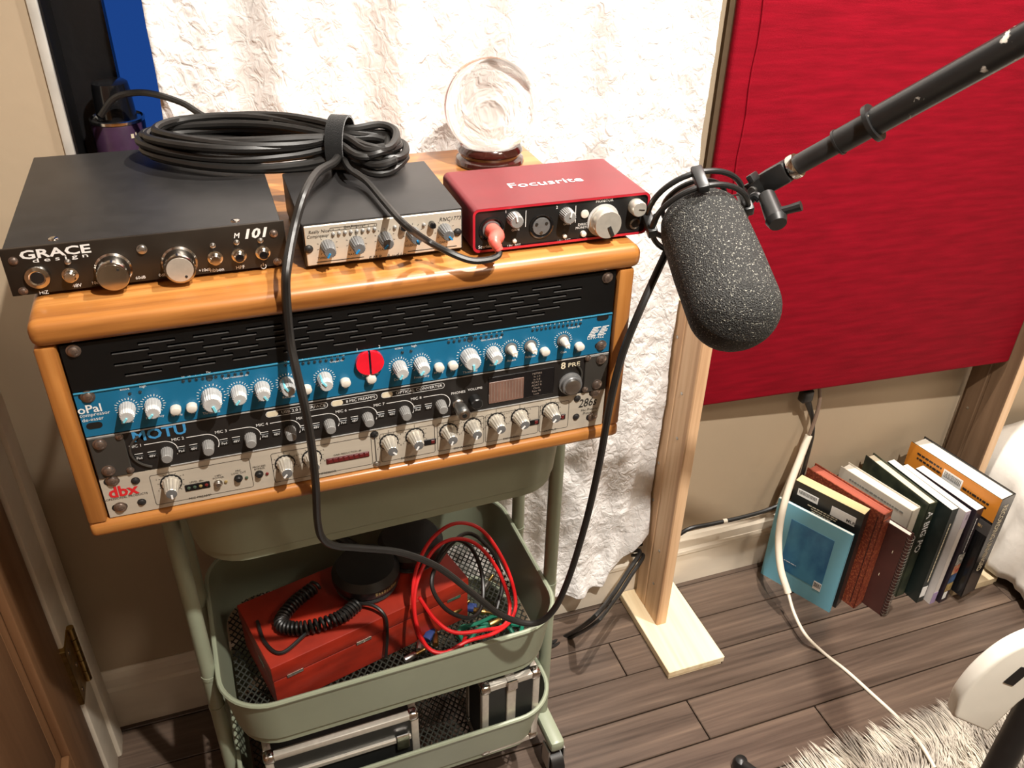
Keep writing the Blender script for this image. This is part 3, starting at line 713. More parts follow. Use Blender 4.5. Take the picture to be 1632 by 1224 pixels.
for i, (u, v) in enumerate(BTNS):
    x, z = loc_(u, v, S2)
    def bt(): 
        mb = MB(); mb.lathe([(0.0046, 0.0), (0.0046, 0.0050), (0.0040, 0.0062), (0.002, 0.0068)], 24, RX90 @ Matrix.Diagonal((1, 0.82, 1, 1))); return mb
    link('button', cached('opal_button', bt, CREAM_BTN), bl, (x, YF, z))
    wl.text(['HF only', 'S/C', 'In', 'Set', 'Link', 'HF only', 'S/C', 'In', 'Set'][i], x, z - 0.0070, 0.0021, YF - 0.0003)
rcx, rcz = loc_(588.5, 575.5, S2)
for sgn in (-1, 1):
    p = [(rcx + sgn * (0.0010 + 0.0116 * math.cos(math.radians(a))), rcz + 0.0116 * math.sin(math.radians(a))) for a in range(-90, 91, 10)]
    if sgn < 0: p = p[::-1]
    MB().prism(p, YF - 0.0045, YF).build('lens_button', RED_BTN, bl)
wl.text('1', rcx - 0.010, rcz + 0.0135, 0.0028, YF - 0.0003).text('2', rcx + 0.010, rcz + 0.0135, 0.0028, YF - 0.0003).text('Channel In', rcx, rcz - 0.0138, 0.0026, YF - 0.0003)
def ledrow(u0, v0, u1, v1, n, nums, cap_, capk=None, big=None):
    a = loc_(u0, v0, S2); b = loc_(u1, v1, S2)
    for k in range(n):
        f = k / (n - 1); x, z = a[0] + (b[0] - a[0]) * f, a[1] + (b[1] - a[1]) * f
        rr = 0.0030 if big == k else 0.00135
        link('led', cached('led%d' % (big == k), lambda: MB().lathe([(rr, 0), (rr, 0.0006), (rr * 0.6, 0.0010)], 14, RX90), LED_OFF), bl, (x, YF, z))
        wl.text(nums[k], x, z + 0.0034 + (0.0018 if big == k else 0), 0.0020, YF - 0.0003)
    if cap_: x = a[0] + (b[0] - a[0]) * capk; wl.text(cap_, x, a[1] - 0.0036, 0.0021, YF - 0.0003)
ledrow(292, 607, 395, 593.5, 11, ['-20', '12', '6', '3', 'Thr', '24', '18', '12', '9', '6', '3'], 'Gain reduction dB', 0.8, 4)
ledrow(455, 582, 547, 571, 11, ['-24', '12', '6', '3', '0', '3', '6', '9', '12', '15', '18'], 'Output dB', 0.88)
ledrow(715, 545, 800, 533, 11, ['-20', '12', '6', '3', 'Thr', '24', '18', '12', '9', '6', '3'], 'Gain reduction dB', 0.8, 4)
ledrow(849, 526, 925, 515, 12, ['-24', '18', '12', '6', '3', '0', '3', '6', '9', '12', '15', '18'], 'Output dB', 0.86)
for u, v in ((211, 618), (646, 553)):
    x, z = loc_(u, v, S2); wl.text('active', x - 0.006, z, 0.0024, YF - 0.0003).text('high', x + 0.008, z, 0.0024, YF - 0.0003)
    for d in (-0.003, 0.005): link('led', cached('led0', None, None), bl, (x + d, YF, z - 0.005))
for (u, v), s_ in zip(((203, 672), (247, 664), (337, 657), (380, 643), (420, 637), (460, 632), (636, 604), (672, 600), (749, 592), (786, 581), (815, 574), (845, 568), (898, 561)),
                  ('De-ess', 'Frequency', 'Threshold', 'Ratio', 'Attack', 'Release', 'De-ess', 'Frequency', 'Threshold', 'Ratio', 'Attack', 'Release', 'Gain')):
    x, z = loc_(u, v, S2); wl.text(s_, x, max(z, 0.0022), 0.0026, YF - 0.0003)
x, z = loc_(143, 652, S2); wl.text('oPal', x, z, 0.0082, YF - 0.0004, bold=0.02)
x, z = loc_(150, 660, S2); wl.text('compressor', x + 0.0005, z, 0.0036, YF - 0.0003)
x, z = loc_(148, 668, S2); wl.text('de-esser', x, z, 0.0036, YF - 0.0003)
bx, bz = loc_(951, 528, S2)
for k in range(6):          # striped maker's emblem beside the name
    sh = k * 0.0010
    for (a, b) in ((-0.0095 + sh, -0.001 + sh), (0.0005 + sh, 0.0095 + sh * 0.6)):
        if k in (1, 4): b -= 0.0022
        z_ = bz - 0.0046 + k * 0.0017
        wl.add([(bx + a, YF - 0.0003, z_), (bx + b, YF - 0.0003, z_), (bx + b + 0.0006, YF - 0.0003, z_ + 0.0011), (bx + a + 0.0006, YF - 0.0003, z_ + 0.0011)], [(0, 1, 2, 3)])
x, z = loc_(949, 537.5, S2); wl.text('BSS', bx - 0.016, bz + 0.0, 0.0001, YF).text('DPR-422', x, z, 0.0036, YF - 0.0003)
wl.build('lettering', WHITE_INK, bl, smooth=False)
screw(bl, *loc_(140, 632, S2), YF); screw(bl, *loc_(958, 550, S2), YF)

# --- 3: black eight-channel interface
S3 = 1
mo = rack_unit('audio_interface', 'black eight-channel rack audio interface with blue lettering and small display', 'audio interface', S3, BLK_PANEL, 0.21)
for z0, z1, xa, xb in ((U - 0.0013, U - 0.0005, 0.001, RW - 0.001), (0.0005, 0.0012, 0.060, RW - 0.050)): MB().box(xa, xb, YF - 0.0010, YF - 0.0001, z0, z1).build('lit_edge_strip', mat('lit_fascia_edge', (0.42, 0.41, 0.39), 0.4, 0.2, var=0.1, vscale=(40, 40, 40)), mo)  # added grey strips imitate light on the fascia's edges
wl = MB(); cl = MB()
for x0, x1 in ((0.0009, 0.029), (RW - 0.026, RW - 0.0009)):
    MB().rbox(x0, x1, YF - 0.0016, YF - 0.0002, 0.0006, U - 0.0014, 0.0007, 1).build('ear_plate', GREY_EAR, mo)
# arch-shaped trims at both ends of the fascia
for cx, a0, a1 in ((0.0575, 130, 242), (RW - 0.0555, -65, 38)):
    p = [(cx + 0.0265 * math.cos(math.radians(a0 + (a1 - a0) * k / 16)), YF - 0.0012, U / 2 + 0.0205 * math.sin(math.radians(a0 + (a1 - a0) * k / 16))) for k in range(17)]
    MB().tube(p, 0.0011, 6).build('arch_trim', GREY_EAR, mo)
BLM = MB(); x, z = loc_(254, 690, S3); BLM.text('MOTU', x, z, 0.0108, YF - 0.0006, bold=0.035, width=0.0435); BLM.build('maker_lettering', BLUE_INK, mo, smooth=False)
mk = [(264, 712), (330, 701), (397.6, 691), (461.6, 681), (524, 670), (584.9, 660), (644, 650), (701.8, 639)]
for i, (u, v) in enumerate(mk):
    x, z = loc_(u, v, S3); z = 0.0165; knob(mo, x, z, 'motu', 0, YF)
    wl.text('MIC %d' % (i + 1), x - 0.0235, z + 0.0112, 0.0031, YF - 0.0003)
    arc = [(x - 0.0165, z + 0.0112), (x - 0.001, z + 0.0112)] + [(x - 0.001 + 0.0105 * math.sin(math.radians(a)), z + 0.0007 + 0.0105 * math.cos(math.radians(a))) for a in range(0, 131, 12)]
    line(wl, arc, 0.00034, YF - 0.0003)
    for dx, s_ in ((-0.0225, 'Pad'), (-0.0120, '48V')):
        link('button', cached('motu_button', lambda: MB().rbox(-0.0036, 0.0036, -0.0012, 0, -0.0022, 0.0022, 0.0004, 1), BLK_PLAST), mo, (x + dx, YF, z - 0.001))
        wl.text(s_, x + dx, z - 0.001, 0.0025, YF - 0.0016); line(wl, [(x + dx - 0.0034, z + 0.0028), (x + dx + 0.0034, z + 0.0028)], 0.0003, YF - 0.0003)
for (u0, v0, u1, v1, s_) in ((424, 662, 522, 645, 'USB 2.0 INTERFACE'), (528, 644, 601, 631, '8 MIC PREAMPS'), (608, 632, 708, 613, 'OPTICAL CONVERTER')):
    a = loc_(u0, v0, S3); b = loc_(u1, v1, S3); zc = U - 0.0072
    frame_line(wl, a[0], b[0], zc - 0.0030, zc + 0.0030, 0.0028, 0.00022, YF - 0.0003)
    cl.prism(rrect(a[0] + 0.0005, a[0] + 0.0105, zc - 0.0026, zc + 0.0026, 0.0022, 4), YF - 0.0005, YF)
    wl.text(s_, (a[0] + 0.0115 + b[0]) / 2, zc, 0.0031, YF - 0.0003, width=(b[0] - a[0] - 0.0155))
cl.build('badge', CREAM_INK, mo, smooth=False)
x, z = loc_(735, 624, S3); wl.text('PHONES', x - 0.003, 0.0262, 0.0028, YF - 0.0003)
x, z = loc_(757, 610, S3); wl.text('VOLUME', x, 0.0272, 0.0028, YF - 0.0003)
x, z = loc_(756, 630, S3); MB().lathe([(0.0062, 0), (0.006, 0.009), (0.005, 0.010)], 28, at_front(x, 0.0150, YF), 20, 0.05).build('knob', BLK_PLAST, mo)
jx, jz = loc_(729, 637, S3)
jk = MB().lathe([(0.0056, 0), (0.0056, 0.004), (0.0044, 0.005), (0.0046, 0.008), (0.0062, 0.010), (0.0064, 0.022), (0.0058, 0.0235), (0.0034, 0.0235)], 24, at_front(jx, 0.0150, YF)).build('headphone_adapter', STEEL, mo)
MB().lathe([(0.0046, 0.0235), (0.0046, 0.0242), (0.0024, 0.0242)], 20, at_front(jx, 0.0150, YF)).build('adapter_ring', CHROME, jk)
MB().lathe([(0.0023, 0.0240), (0.0023, 0.0246)], 16, at_front(jx, 0.0150, YF)).build('adapter_hole', BLK_PLAST, jk)
d0 = loc_(778, 622, S3); d1 = loc_(880, 600, S3)
MB().rbox(d0[0], d1[0] + 0.002, YF - 0.0008, YF, 0.0065, 0.0375, 0.0006, 1).build('display_glass', BLK_GLOSS, mo)
ds = MB().rbox(d0[0] + 0.0005, d0[0] + 0.0365, YF - 0.0012, YF - 0.0006, 0.0072, 0.0318, 0.0004, 1).build('meter_window', DISPLAY, mo)
tk = MB()
for k in range(11): line(tk, [(d0[0] + 0.003 + k * 0.0031, 0.0096), (d0[0] + 0.003 + k * 0.0031, 0.0300)], 0.00018, YF - 0.0014)
for r_ in range(8): tk.text(['METERS', 'In 1-4', 'In 5-8', 'ADAT A', 'ADAT B', 'Clock', 'Rate 48', 'Lock'][r_], d0[0] + 0.050, 0.0335 - r_ * 0.0034, 0.0022, YF - 0.0012)
tk.build('display_marks', mat('faded_display_ink', (0.30, 0.24, 0.20), 0.5, var=0.2, vscale=(200, 200, 200)), mo, smooth=False)
x, z = loc_(908.5, 604, S3)
kb = MB().lathe([(0.0122, 0), (0.0122, 0.002), (0.0106, 0.003), (0.0106, 0.0068), (0.0098, 0.0078)], 40, at_front(x, 0.0148, YF)).build('knob', DKGREY_KNOB, mo)
MB().lathe([(0.0088, 0.0077), (0.0082, 0.0094), (0.005, 0.0102)], 36, at_front(x, 0.0148, YF)).build('cap', STEEL, kb)
cl = MB().text('8', x - 0.0085, 0.0365, 0.0078, YF - 0.0006, bold=0.03).text('PRE', x + 0.0030, 0.0362, 0.0050, YF - 0.0006, bold=0.015, width=0.0125); cl.build('model_lettering', CREAM_INK, mo, smooth=False)
wl.build('lettering', WHITE_INK, mo, smooth=False)
for u, v in ((159, 706), (173, 748), (957, 571), (950, 611)): screw(mo, *loc_(u, v, S3), YF - 0.0018)
for u, v in ((190, 694), (208, 747), (936, 569), (931, 619)): screw(mo, *loc_(u, v, S3), YF - 0.0018, 0.0026)

# --- 4: silver channel strip (bottom)
S4 = 0
db = rack_unit('channel_strip', 'champagne silver rack channel strip with tapered silver knobs in the bottom bay', 'preamp', S4, SILVER_PANEL, 0.17)
bk = MB()
dkh = MB()
for u, v in ((178, 767), (191, 808), (948, 625), (943, 664)):
    x, z = loc_(u, v, S4); oval(MB(), x, z, 0.0130, 0.0078, YF - 0.0003, YF + 0.0002).build('mounting_slot', BLK_PLAST, db)
kn4 = [(272.8, 769.4, 180), (454.4, 738, -140), (497, 729, -150), (620, 704, 140), (661, 694.7, -150), (714.6, 687, -160), (752.8, 678.5, -165), (790.5, 670, -145), (828, 663, -140), (877, 653, -140)]
for u, v, a in kn4:
    x, z = loc_(u, v, S4); knob(db, x, z, 'dbx', a, YF); ticks(bk, x, z, 0.0098, 11, -140, 140, 0.0016, 0.00022, YF - 0.0002)
    MB().lathe([(0.0094, 0), (0.0094, 0.0006), (0.008, 0.0009)], 28, at_front(x, z, YF)).build('knob_skirt', BLK_PLAST, db)
    for k in range(5): bk.text(str(k * 2), x + 0.0132 * math.sin(math.radians(-120 + 60 * k)), z + 0.0128 * math.cos(math.radians(-120 + 60 * k)), 0.0017, YF - 0.0002)
def sec(u0, u1, v):
    a = loc_(u0, v, S4)[0]; b = loc_(u1, v, S4)[0]; frame_line(bk, a, b, 0.0050, U - 0.0062, 0.002, 0.00022, YF - 0.0002)
sec(238, 402, 760); sec(433, 594, 735); sec(606, 693, 705); sec(697, 771, 685); sec(774, 858, 670); sec(861, 906, 655)
for (u, v, s_) in ((318, 786, 'MIC PREAMP'), (517, 750, 'COMPRESSOR'), (650, 723, 'DE-ESSER'), (737, 707, 'ENHANCER'), (815, 691, 'EXPANDER'), (877, 681, 'OUTPUT')):
    x, z = loc_(u, v, S4); bk.text(s_, x, 0.0049, 0.0026, YF - 0.0003)
for (u, v, lu, lv, lm, l1, l2) in ((347.8, 769.4, 360, 767.5, LED_YEL, '+48V', 'POWER'), (380, 761.5, 393, 761, LED_GRN, 'MIC', 'LOW CUT'), (413, 754.7, 425.7, 754.7, LED_RED, 'PROCESS', 'BYPASS')):
    x, z = loc_(u, v, S4)
    b_ = MB().lathe([(0.0038, 0), (0.0038, 0.0012), (0.0029, 0.0014), (0.0029, 0.0034), (0.0022, 0.0040)], 20, at_front(x, z, YF)).build('button', BLK_PLAST if u > 350 else STEEL, db)
    lx, lz = loc_(lu, lv, S4); MB().lathe([(0.0016, 0), (0.0014, 0.0010), (0.0007, 0.0014)], 12, at_front(lx, lz, YF)).build('led', lm, db)
    bk.text(l1, x + 0.001, z + 0.0082, 0.0021, YF - 0.0003).text(l2, x + 0.001, z + 0.0056, 0.0021, YF - 0.0003)
x, z = loc_(315, 774.6, S4)
mw = MB().rbox(x - 0.0108, x + 0.0108, YF - 0.0008, YF, z - 0.0036, z + 0.0036, 0.0006, 1).build('meter_window', BLK_GLOSS, db)
for k, lm in enumerate((LED_GRN, LED_GRN, LED_YEL, LED_RED)): MB().lathe([(0.0017, 0), (0.0013, 0.0008), (0.0006, 0.0011)], 12, at_front(x - 0.0076 + k * 0.0051, z, YF - 0.0008)).build('led', lm, mw)
bk.text('LEVEL dBu', x, z + 0.0056, 0.0020, YF - 0.0003)
x, z = loc_(554.4, 729, S4)
mw = MB().rbox(x - 0.0205, x + 0.0205, YF - 0.0008, YF, z - 0.0033, z + 0.0033, 0.0005, 1).build('meter_window', MAROON, db)
for k in range(8): MB().rbox(x - 0.0188 + k * 0.0050, x - 0.0150 + k * 0.0050, YF - 0.0012, YF - 0.0007, z - 0.0022, z + 0.0022, 0.0003, 1).build('led', LED_RED, mw)
bk.text('GAIN REDUCTION dB', x, z + 0.0056, 0.0020, YF - 0.0003)
for u, v, w_ in ((685, 704, 0.0062), (850, 672.8, 0.0062), (895.6, 664, 0.0036)):
    x, z = loc_(u, v, S4); mw = MB().rbox(x - w_, x + w_, YF - 0.0008, YF, z - 0.0034, z + 0.0034, 0.0005, 1).build('meter_window', BLK_GLOSS, db)
    MB().rbox(x + w_ - 0.005, x + w_ - 0.0015, YF - 0.0012, YF - 0.0007, z - 0.002, z + 0.002, 0.0003, 1).build('led', LED_RED, mw)
x, _ = loc_(598, 711, S4); MB().box(x - 0.0004, x + 0.0004, YF - 0.0003, YF, 0.002, U - 0.002).build('panel_seam', BLK_PLAST, db)
screw(db, x, U - 0.0050, YF, 0.0032, BLK_PLAST); screw(db, x, 0.0040, YF, 0.0030, STEEL)
rl = MB(); x, z = loc_(196, 782.5, S4); rl.text('dbx', x, z, 0.0118, YF - 0.0004, bold=0.04); rl.build('maker_lettering', RED_INK, db, smooth=False)
x, z = loc_(199, 792, S4); bk.text('PROFESSIONAL PRODUCTS', x, z, 0.0023, YF - 0.0003)
x, z = loc_(936, 641.5, S4); bk.text('286s', x, z, 0.0105, YF - 0.0003, bold=0.012, shear=0.2, width=0.0205)
x, z = loc_(939, 652, S4); bk.text('Mic Preamp', x, z, 0.0030, YF - 0.0003, shear=0.2); x, z = loc_(940, 657, S4); bk.text('Processor', x, z, 0.0030, YF - 0.0003, shear=0.2)
bk.build('lettering', BLACK_INK, db, smooth=False)
for u, v in ((179, 766), (192, 808), (949, 624.5), (944, 663.5)): screw(db, *loc_(u, v, S4), YF)
for u, v in ((216, 766), (226, 800), (920, 635), (918, 664)): screw(db, *loc_(u, v, S4), YF, 0.0030, BLK_METAL)

# ================================================================ gear on top of the case
TZ = 0.740 + TOPZ
def feet(t, pts, r=0.006, h=0.0035):
    for x, y in pts: MB().lathe([(r, 0), (r * 0.9, h)], 16, Matrix.Translation((x, y, 0))).build('rubber_foot', BLK_PLAST, t)
def lz(u, v, y, x0, z0): p = ony(u, v, y); return p[0] - x0, p[2] - z0
# --- single-channel preamp (left)
gx, gy = -0.029, 0.038
gr = thing('mic_preamp', 'black single-channel preamp with two large chrome knobs on the rack case', 'preamp', (gx, gy, TZ))
feet(gr, [(0.02, 0.02), (0.19, 0.02), (0.02, 0.21), (0.19, 0.21)])
GH = 0.0425
MB().rbox(0.002, 0.213, 0.0032, 0.234, 0.0036, GH, 0.0012, 2).build('housing', BLK_METAL, gr)
MB().rbox(0.0, 0.2155, 0.0, 0.0032, 0.0030, GH + 0.0004, 0.0008, 2).build('front_panel', GRACE_FACE, gr)
for u, v in ((85, 381), (375, 352)):
    p = onz(u, v, TZ + GH); MB().lathe([(0.0040, 0), (0.0036, 0.0008), (0.002, 0.0016)], 18, Matrix.Translation((p[0] - gx, p[1] - gy, GH))).build('screw', CHROME, gr)
wl = MB()
def gl(u, v): return lz(u, v, gy, gx, TZ)
for u, v, kd in ((181, 428, 'ring'), (286, 417, 'flat')):
    x, z = gl(u, v)
    z = max(z, 0.0150)
    k_ = MB().lathe([(0.0142, 0), (0.0142, 0.002), (0.0128, 0.0035), (0.0126, 0.0150), (0.0118, 0.0165), (0.0106, 0.0165)], 48, at_front(x, z)).build('knob', CHROME, gr)
    MB().lathe([(0.0107, 0.0160), (0.0104, 0.0168), (0.004, 0.0168)], 40, at_front(x, z)).build('cap', ALU if kd == 'flat' else CHROME, k_)
    a = 2.6 if kd == 'flat' else 0.7
    MB().lathe([(0.0012, 0.0166), (0.0011, 0.0172)], 12, at_front(x + 0.0075 * math.sin(a), z + 0.0075 * math.cos(a))).build('pointer', BLACK_INK, k_)
    wl.text('10dB' if kd == 'ring' else '0dB', x - 0.0150, 0.0068, 0.0028, -0.0003).text('60dB' if kd == 'ring' else '+10dB', x + 0.0185, 0.0068, 0.0028, -0.0003)
for u, v, big in ((112, 438, 1), (343, 411, 1), (381, 407, 0), (419, 402.5, 0)):
    x, z = gl(u, v)
    b_ = MB().lathe([(0.0062, 0), (0.0062, 0.0006), (0.0046, 0.0010), (0.0046, 0.0055), (0.0036, 0.0065)], 24, at_front(x, z)).build('button', CHROME, gr)
    if not big: MB().lathe([(0.0034, 0.0064), (0.0034, 0.0068)], 20, at_front(x, z)).build('cap', BLK_GLOSS, b_)
for u, v, r_ in ((108, 417, 0.0020), (226, 397, 0.0034), (339, 391, 0.0020), (377, 386, 0.0020), (415, 383, 0.0020)):
    x, z = gl(u, v); MB().lathe([(r_ * 1.2, 0), (r_ * 1.2, 0.0008), (r_, 0.0010), (r_ * 0.8, 0.0024), (r_ * 0.3, 0.003)], 18, at_front(x, z)).build('led', STEEL, gr)
x, z = gl(60, 441)
jk = MB().lathe([(0.0098, 0), (0.0098, 0.0015), (0.0090, 0.003), (0.0062, 0.0034), (0.0048, 0.0026)], 32, at_front(x, z)).build('jack_socket', CHROME, gr)
MB().lathe([(0.0049, 0.0020), (0.0049, 0.0031)], 24, at_front(x, z)).build('jack_hole', BLK_PLAST, jk)
for u, v in ((21, 416), (37, 464), (436, 372), (442, 417)): screw(gr, *gl(u, v), 0.0, 0.0028, SCREW_M)
x, z = gl(88, 402); wl.text('GRACE', x, z, 0.0074, -0.0003, bold=0.035, width=0.051)
x, z = gl(92, 411); wl.text('d e s i g n', x + 0.002, z - 0.0003, 0.0036, -0.0003, bold=0.01, width=0.040)
x, z = gl(399, 373); wl.text('M', x - 0.0115, z - 0.0002, 0.0045, -0.0003, bold=0.03, shear=0.25).text('101', x + 0.0035, z, 0.0085, -0.0003, bold=0.045, shear=0.25, width=0.0190)
for (u, v, s_) in ((70, 466, 'HiZ'), (123, 455, '48V'), (346, 430, 'ribbon'), (383, 426, 'HPF')):
    x, z = gl(u, v); wl.text(s_, x, z, 0.0032, -0.0003)
x, z = gl(420, 424)
line(wl, [(x + 0.0022 * math.sin(math.radians(a)), z + 0.0022 * math.cos(math.radians(a))) for a in range(40, 321, 20)], 0.0003, -0.0003); line(wl, [(x, z), (x, z + 0.003)], 0.0003, -0.0003)
wl.build('lettering', WHITE_INK, gr, smooth=False)['kind'] = 'stuff'
# --- small half-width compressor (middle)
nx, ny = 0.1995, 0.026
rn = thing('compact_compressor', 'small black compressor with satin aluminium face and blue-tipped knobs', 'compressor', (nx, ny, TZ))
feet(rn, [(0.015, 0.015), (0.125, 0.015), (0.015, 0.12), (0.125, 0.12)], 0.006, 0.0030)
RH = 0.0420
MB().rbox(0.0, 0.1405, 0.0012, 0.135, 0.0031, RH, 0.0012, 2).build('housing', BLK_METAL, rn)
MB().rbox(0.0015, 0.139, -0.0008, 0.0012, 0.0046, RH - 0.0016, 0.0006, 1).build('front_panel', BEIGE_PANEL, rn)
def rl_(u, v): return lz(u, v, ny - 0.0008, nx, TZ)
bk = MB(); yk = -0.0008
for u, v, a in ((522, 392, -150), (568, 386, -140), (613, 379, -140), (658, 371.5, 160), (708, 366, 140)):
    x, z = rl_(u, v); knob(rn, x, z, 'rnc', a, yk); ticks(bk, x, z, 0.0078, 9, -140, 140, 0.0014, 0.0002, yk - 0.0002)
for k in range(8):
    x, z = rl_(531 + k * 9.4, 372 - k * 1.15)
    link('led', cached('rnc_led', lambda: MB().lathe([(0.0016, 0), (0.0015, 0.0016), (0.0008, 0.0024)], 12, RX90), MID_KNOB), rn, (x, yk, z))
    bk.text(['21', '16', '12', '9', '6', '4', '2', '1'][k], x, z + 0.0032, 0.0016, yk - 0.0003)
for u, v in ((640, 361), (686, 357)):
    x, z = rl_(u, v); MB().lathe([(0.0030, 0), (0.0030, 0.005), (0.0022, 0.006)], 18, at_front(x + 0.001, z, yk)).build('button', BLK_GLOSS, rn)
    link('led', cached('rnc_led', None, None), rn, (x - 0.006, yk, z + 0.0005))
x, z = rl_(508, 369); bk.text('Really Nice', x, z, 0.0030, yk - 0.0003, shear=0.2, width=0.0175); x, z = rl_(506, 376.5); bk.text('Compressor', x, z, 0.0030, yk - 0.0003, shear=0.2, width=0.0185)
x, z = rl_(717, 348.5); bk.text('RNC1773', x, z, 0.0036, yk - 0.0003, shear=0.25, width=0.0200)
x, z = rl_(565, 360); bk.text('Gain Reduction', x, z, 0.0022, yk - 0.0003); a = rl_(526, 367); b = rl_(600, 356); frame_line(bk, a[0], b[0], z - 0.0021, z + 0.0004, 0.0003, 0.0002, yk - 0.0002)
x, z = rl_(617, 408); bk.text('F M R   A u d i o', x, z, 0.0038, yk - 0.0003, shear=0.25, width=0.0330)
a = rl_(505, 421); b = rl_(580, 410); line(bk, [(a[0], 0.0073), (b[0], 0.0073)], 0.00035, yk - 0.0002); a = rl_(650, 403); b = rl_(728, 391); line(bk, [(a[0], 0.0073), (b[0], 0.0073)], 0.00035, yk - 0.0002)
for (u, v, s_) in ((516, 411, 'THRESH'), (563, 405, 'RATIO'), (608, 398, 'ATTACK'), (655, 391, 'RELEASE'), (706, 386, 'GAIN')):
    x, z = rl_(u, v); bk.text(s_, x, max(z, 0.0096), 0.0022, yk - 0.0003)
bk.build('lettering', BLACK_INK, rn, smooth=False)['kind'] = 'stuff'
for u, v in ((492, 397), (729, 370)): screw(rn, *rl_(u, v), yk, 0.0030, BLK_METAL)
# --- red two-channel interface (right)
sx_, sy_ = 0.3455, 0.014
sc = thing('red_audio_interface', 'small red metal audio interface with coral jack plugged into its front', 'audio interface', (sx_, sy_, TZ), (0, 0, math.radians(-0.6)))
feet(sc, [(0.02, 0.015), (0.152, 0.015), (0.02, 0.085), (0.152, 0.085)], 0.008, 0.0030)
SW, SD, SH = 0.1725, 0.101, 0.0440
pr = rrect(0, SW, 0.0031, SH, 0.0058, 6); pi = rrect(0.0022, SW - 0.0022, 0.0053, SH - 0.0022, 0.0042, 6)
n = len(pr)
vs = [(x, 0.0, z) for x, z in pr] + [(x, SD, z) for x, z in pr] + [(x, 0.0, z) for x, z in pi] + [(x, 0.004, z) for x, z in pi]
fs = [(i, i + n, (i + 1) % n + n, (i + 1) % n) for i in range(n)] + [tuple(range(n, 2 * n))] + [(2 * n + i, 3 * n + i, 3 * n + (i + 1) % n, 2 * n + (i + 1) % n) for i in range(n)]
MB().add(vs, fs).build('shell', RED_ANOD, sc)
MB().add([(x, -0.0004, z) for x, z in pr] + [(x, -0.0004, z) for x, z in pi] + [(x, 0.003, z) for x, z in pi], [(i, (i + 1) % n, (i + 1) % n + n, i + n) for i in range(n)] + [(n + i, n + (i + 1) % n, 2 * n + (i + 1) % n, 2 * n + i) for i in range(n)]).build('rim', RED_BRIGHT, sc)
MB().prism(pi, 0.0012, 0.004).build('front_panel', BLK_PLAST, sc)
def sl(u, v): return lz(u, v, sy_ + 0.0012, sx_, TZ)
wl = MB(); ys = 0.0012
socks = []
for u, v in ((783, 366), (862, 360)):
    x, z = sl(u, v); socks.append((x, z))
    s_ = MB().lathe([(0.0118, 0), (0.0118, 0.0008), (0.0104, 0.0014), (0.0098, 0.0004)], 36, at_front(x, z, ys)).build('combo_socket', BLK_GLOSS, sc)
    MB().lathe([(0.0085, 0.0003), (0.0082, 0.0010), (0.0045, 0.0012)], 30, at_front(x, z, ys)).build('socket_core', DKGREY_KNOB, s_)
    for k in range(3):
        a = math.radians(90 + 120 * k); MB().lathe([(0.0014, 0.001), (0.0014, 0.0018)], 10, at_front(x + 0.0055 * math.cos(a), z - 0.0055 * math.sin(a), ys)).build('pin_hole', BLACK_INK if k else STEEL, s_)
for u, v, a in ((818, 347, -10), (901, 340, 10)):
    x, z = sl(u, v); knob(sc, x, z, 'scar', a, ys)
x, z = sl(960, 350); z = min(z, SH / 2 + 0.003)
MB().lathe([(0.0158, 0), (0.0158, 0.0006), (0.0150, 0.0008)], 40, at_front(x, z, ys)).build('knob_ring', GREY_KNOB, sc)
knob(sc, x, z, 'alu', 155, ys); wl.text('MONITOR', x, SH - 0.0045, 0.0028, ys - 0.0003)
x2, z2 = sl(1011, 327); k_ = MB().lathe([(0.0076, 0), (0.0076, 0.009), (0.0068, 0.0105)], 32, at_front(x2, z2, ys), 28, 0.04).build('knob', ALU, sc)
MB().box(-0.0004, 0.0004, -0.0110, -0.0103, -0.001, 0.0050, Matrix.Translation((x2, ys, z2)) @ Matrix.Rotation(1.7, 4, 'Y')).build('pointer', BLACK_INK, k_)
x, z = sl(1010, 355); s_ = MB().lathe([(0.0054, 0), (0.0054, 0.001), (0.0036, 0.0014), (0.0034, 0.0004)], 26, at_front(x, z, ys)).build('headphone_socket', CHROME, sc)
MB().lathe([(0.0034, 0.0002), (0.0034, 0.0006)], 20, at_front(x, z, ys)).build('jack_hole', BLACK_INK, s_)
x, z = sl(931, 340); MB().lathe([(0.0040, 0), (0.0038, 0.0012), (0.002, 0.0016)], 20, at_front(x, z, ys)).build('button', CREAM_BTN, sc)
x, z = sl(928, 371); MB().lathe([(0.0028, 0), (0.0026, 0.003), (0.0012, 0.0036)], 16, at_front(x, z, ys)).build('switch', CREAM_BTN, sc)
wl.text('OFF', x - 0.0036, z - 0.0056, 0.0024, ys - 0.0003).text('ON', x + 0.0042, z - 0.0056, 0.0024, ys - 0.0003)
x, z = sl(929, 359); wl.text('DIRECT', x, z + 0.0015, 0.0025, ys - 0.0003).text('MONITOR', x, z - 0.0016, 0.0025, ys - 0.0003)
for u, v, lab in ((819, 383, 'LINE INST'), (898.5, 375, 'LINE INST')):
    x, z = sl(u, v); MB().lathe([(0.0020, 0), (0.0019, 0.0024), (0.0009, 0.003)], 14, at_front(x, z, ys)).build('switch', CREAM_BTN, sc); wl.text(lab, x, z - 0.0046, 0.0022, ys - 0.0003)
for u, v in ((821, 366), (903, 356)):
    x, z = sl(u, v); wl.text('GAIN', x, z, 0.0023, ys - 0.0003)
for u, v, s_ in ((806, 337, '1'), (887, 330, '2')):
    x, z = sl(u, v); wl.text(s_, x, z, 0.0030, ys - 0.0003)
for u0, v0, u1, v1 in ((838, 335, 837, 361), (917, 327, 916, 354)):
    a = sl(u0, v0); b = sl(u1, v1); line(wl, [a, b], 0.0003, ys - 0.0003)
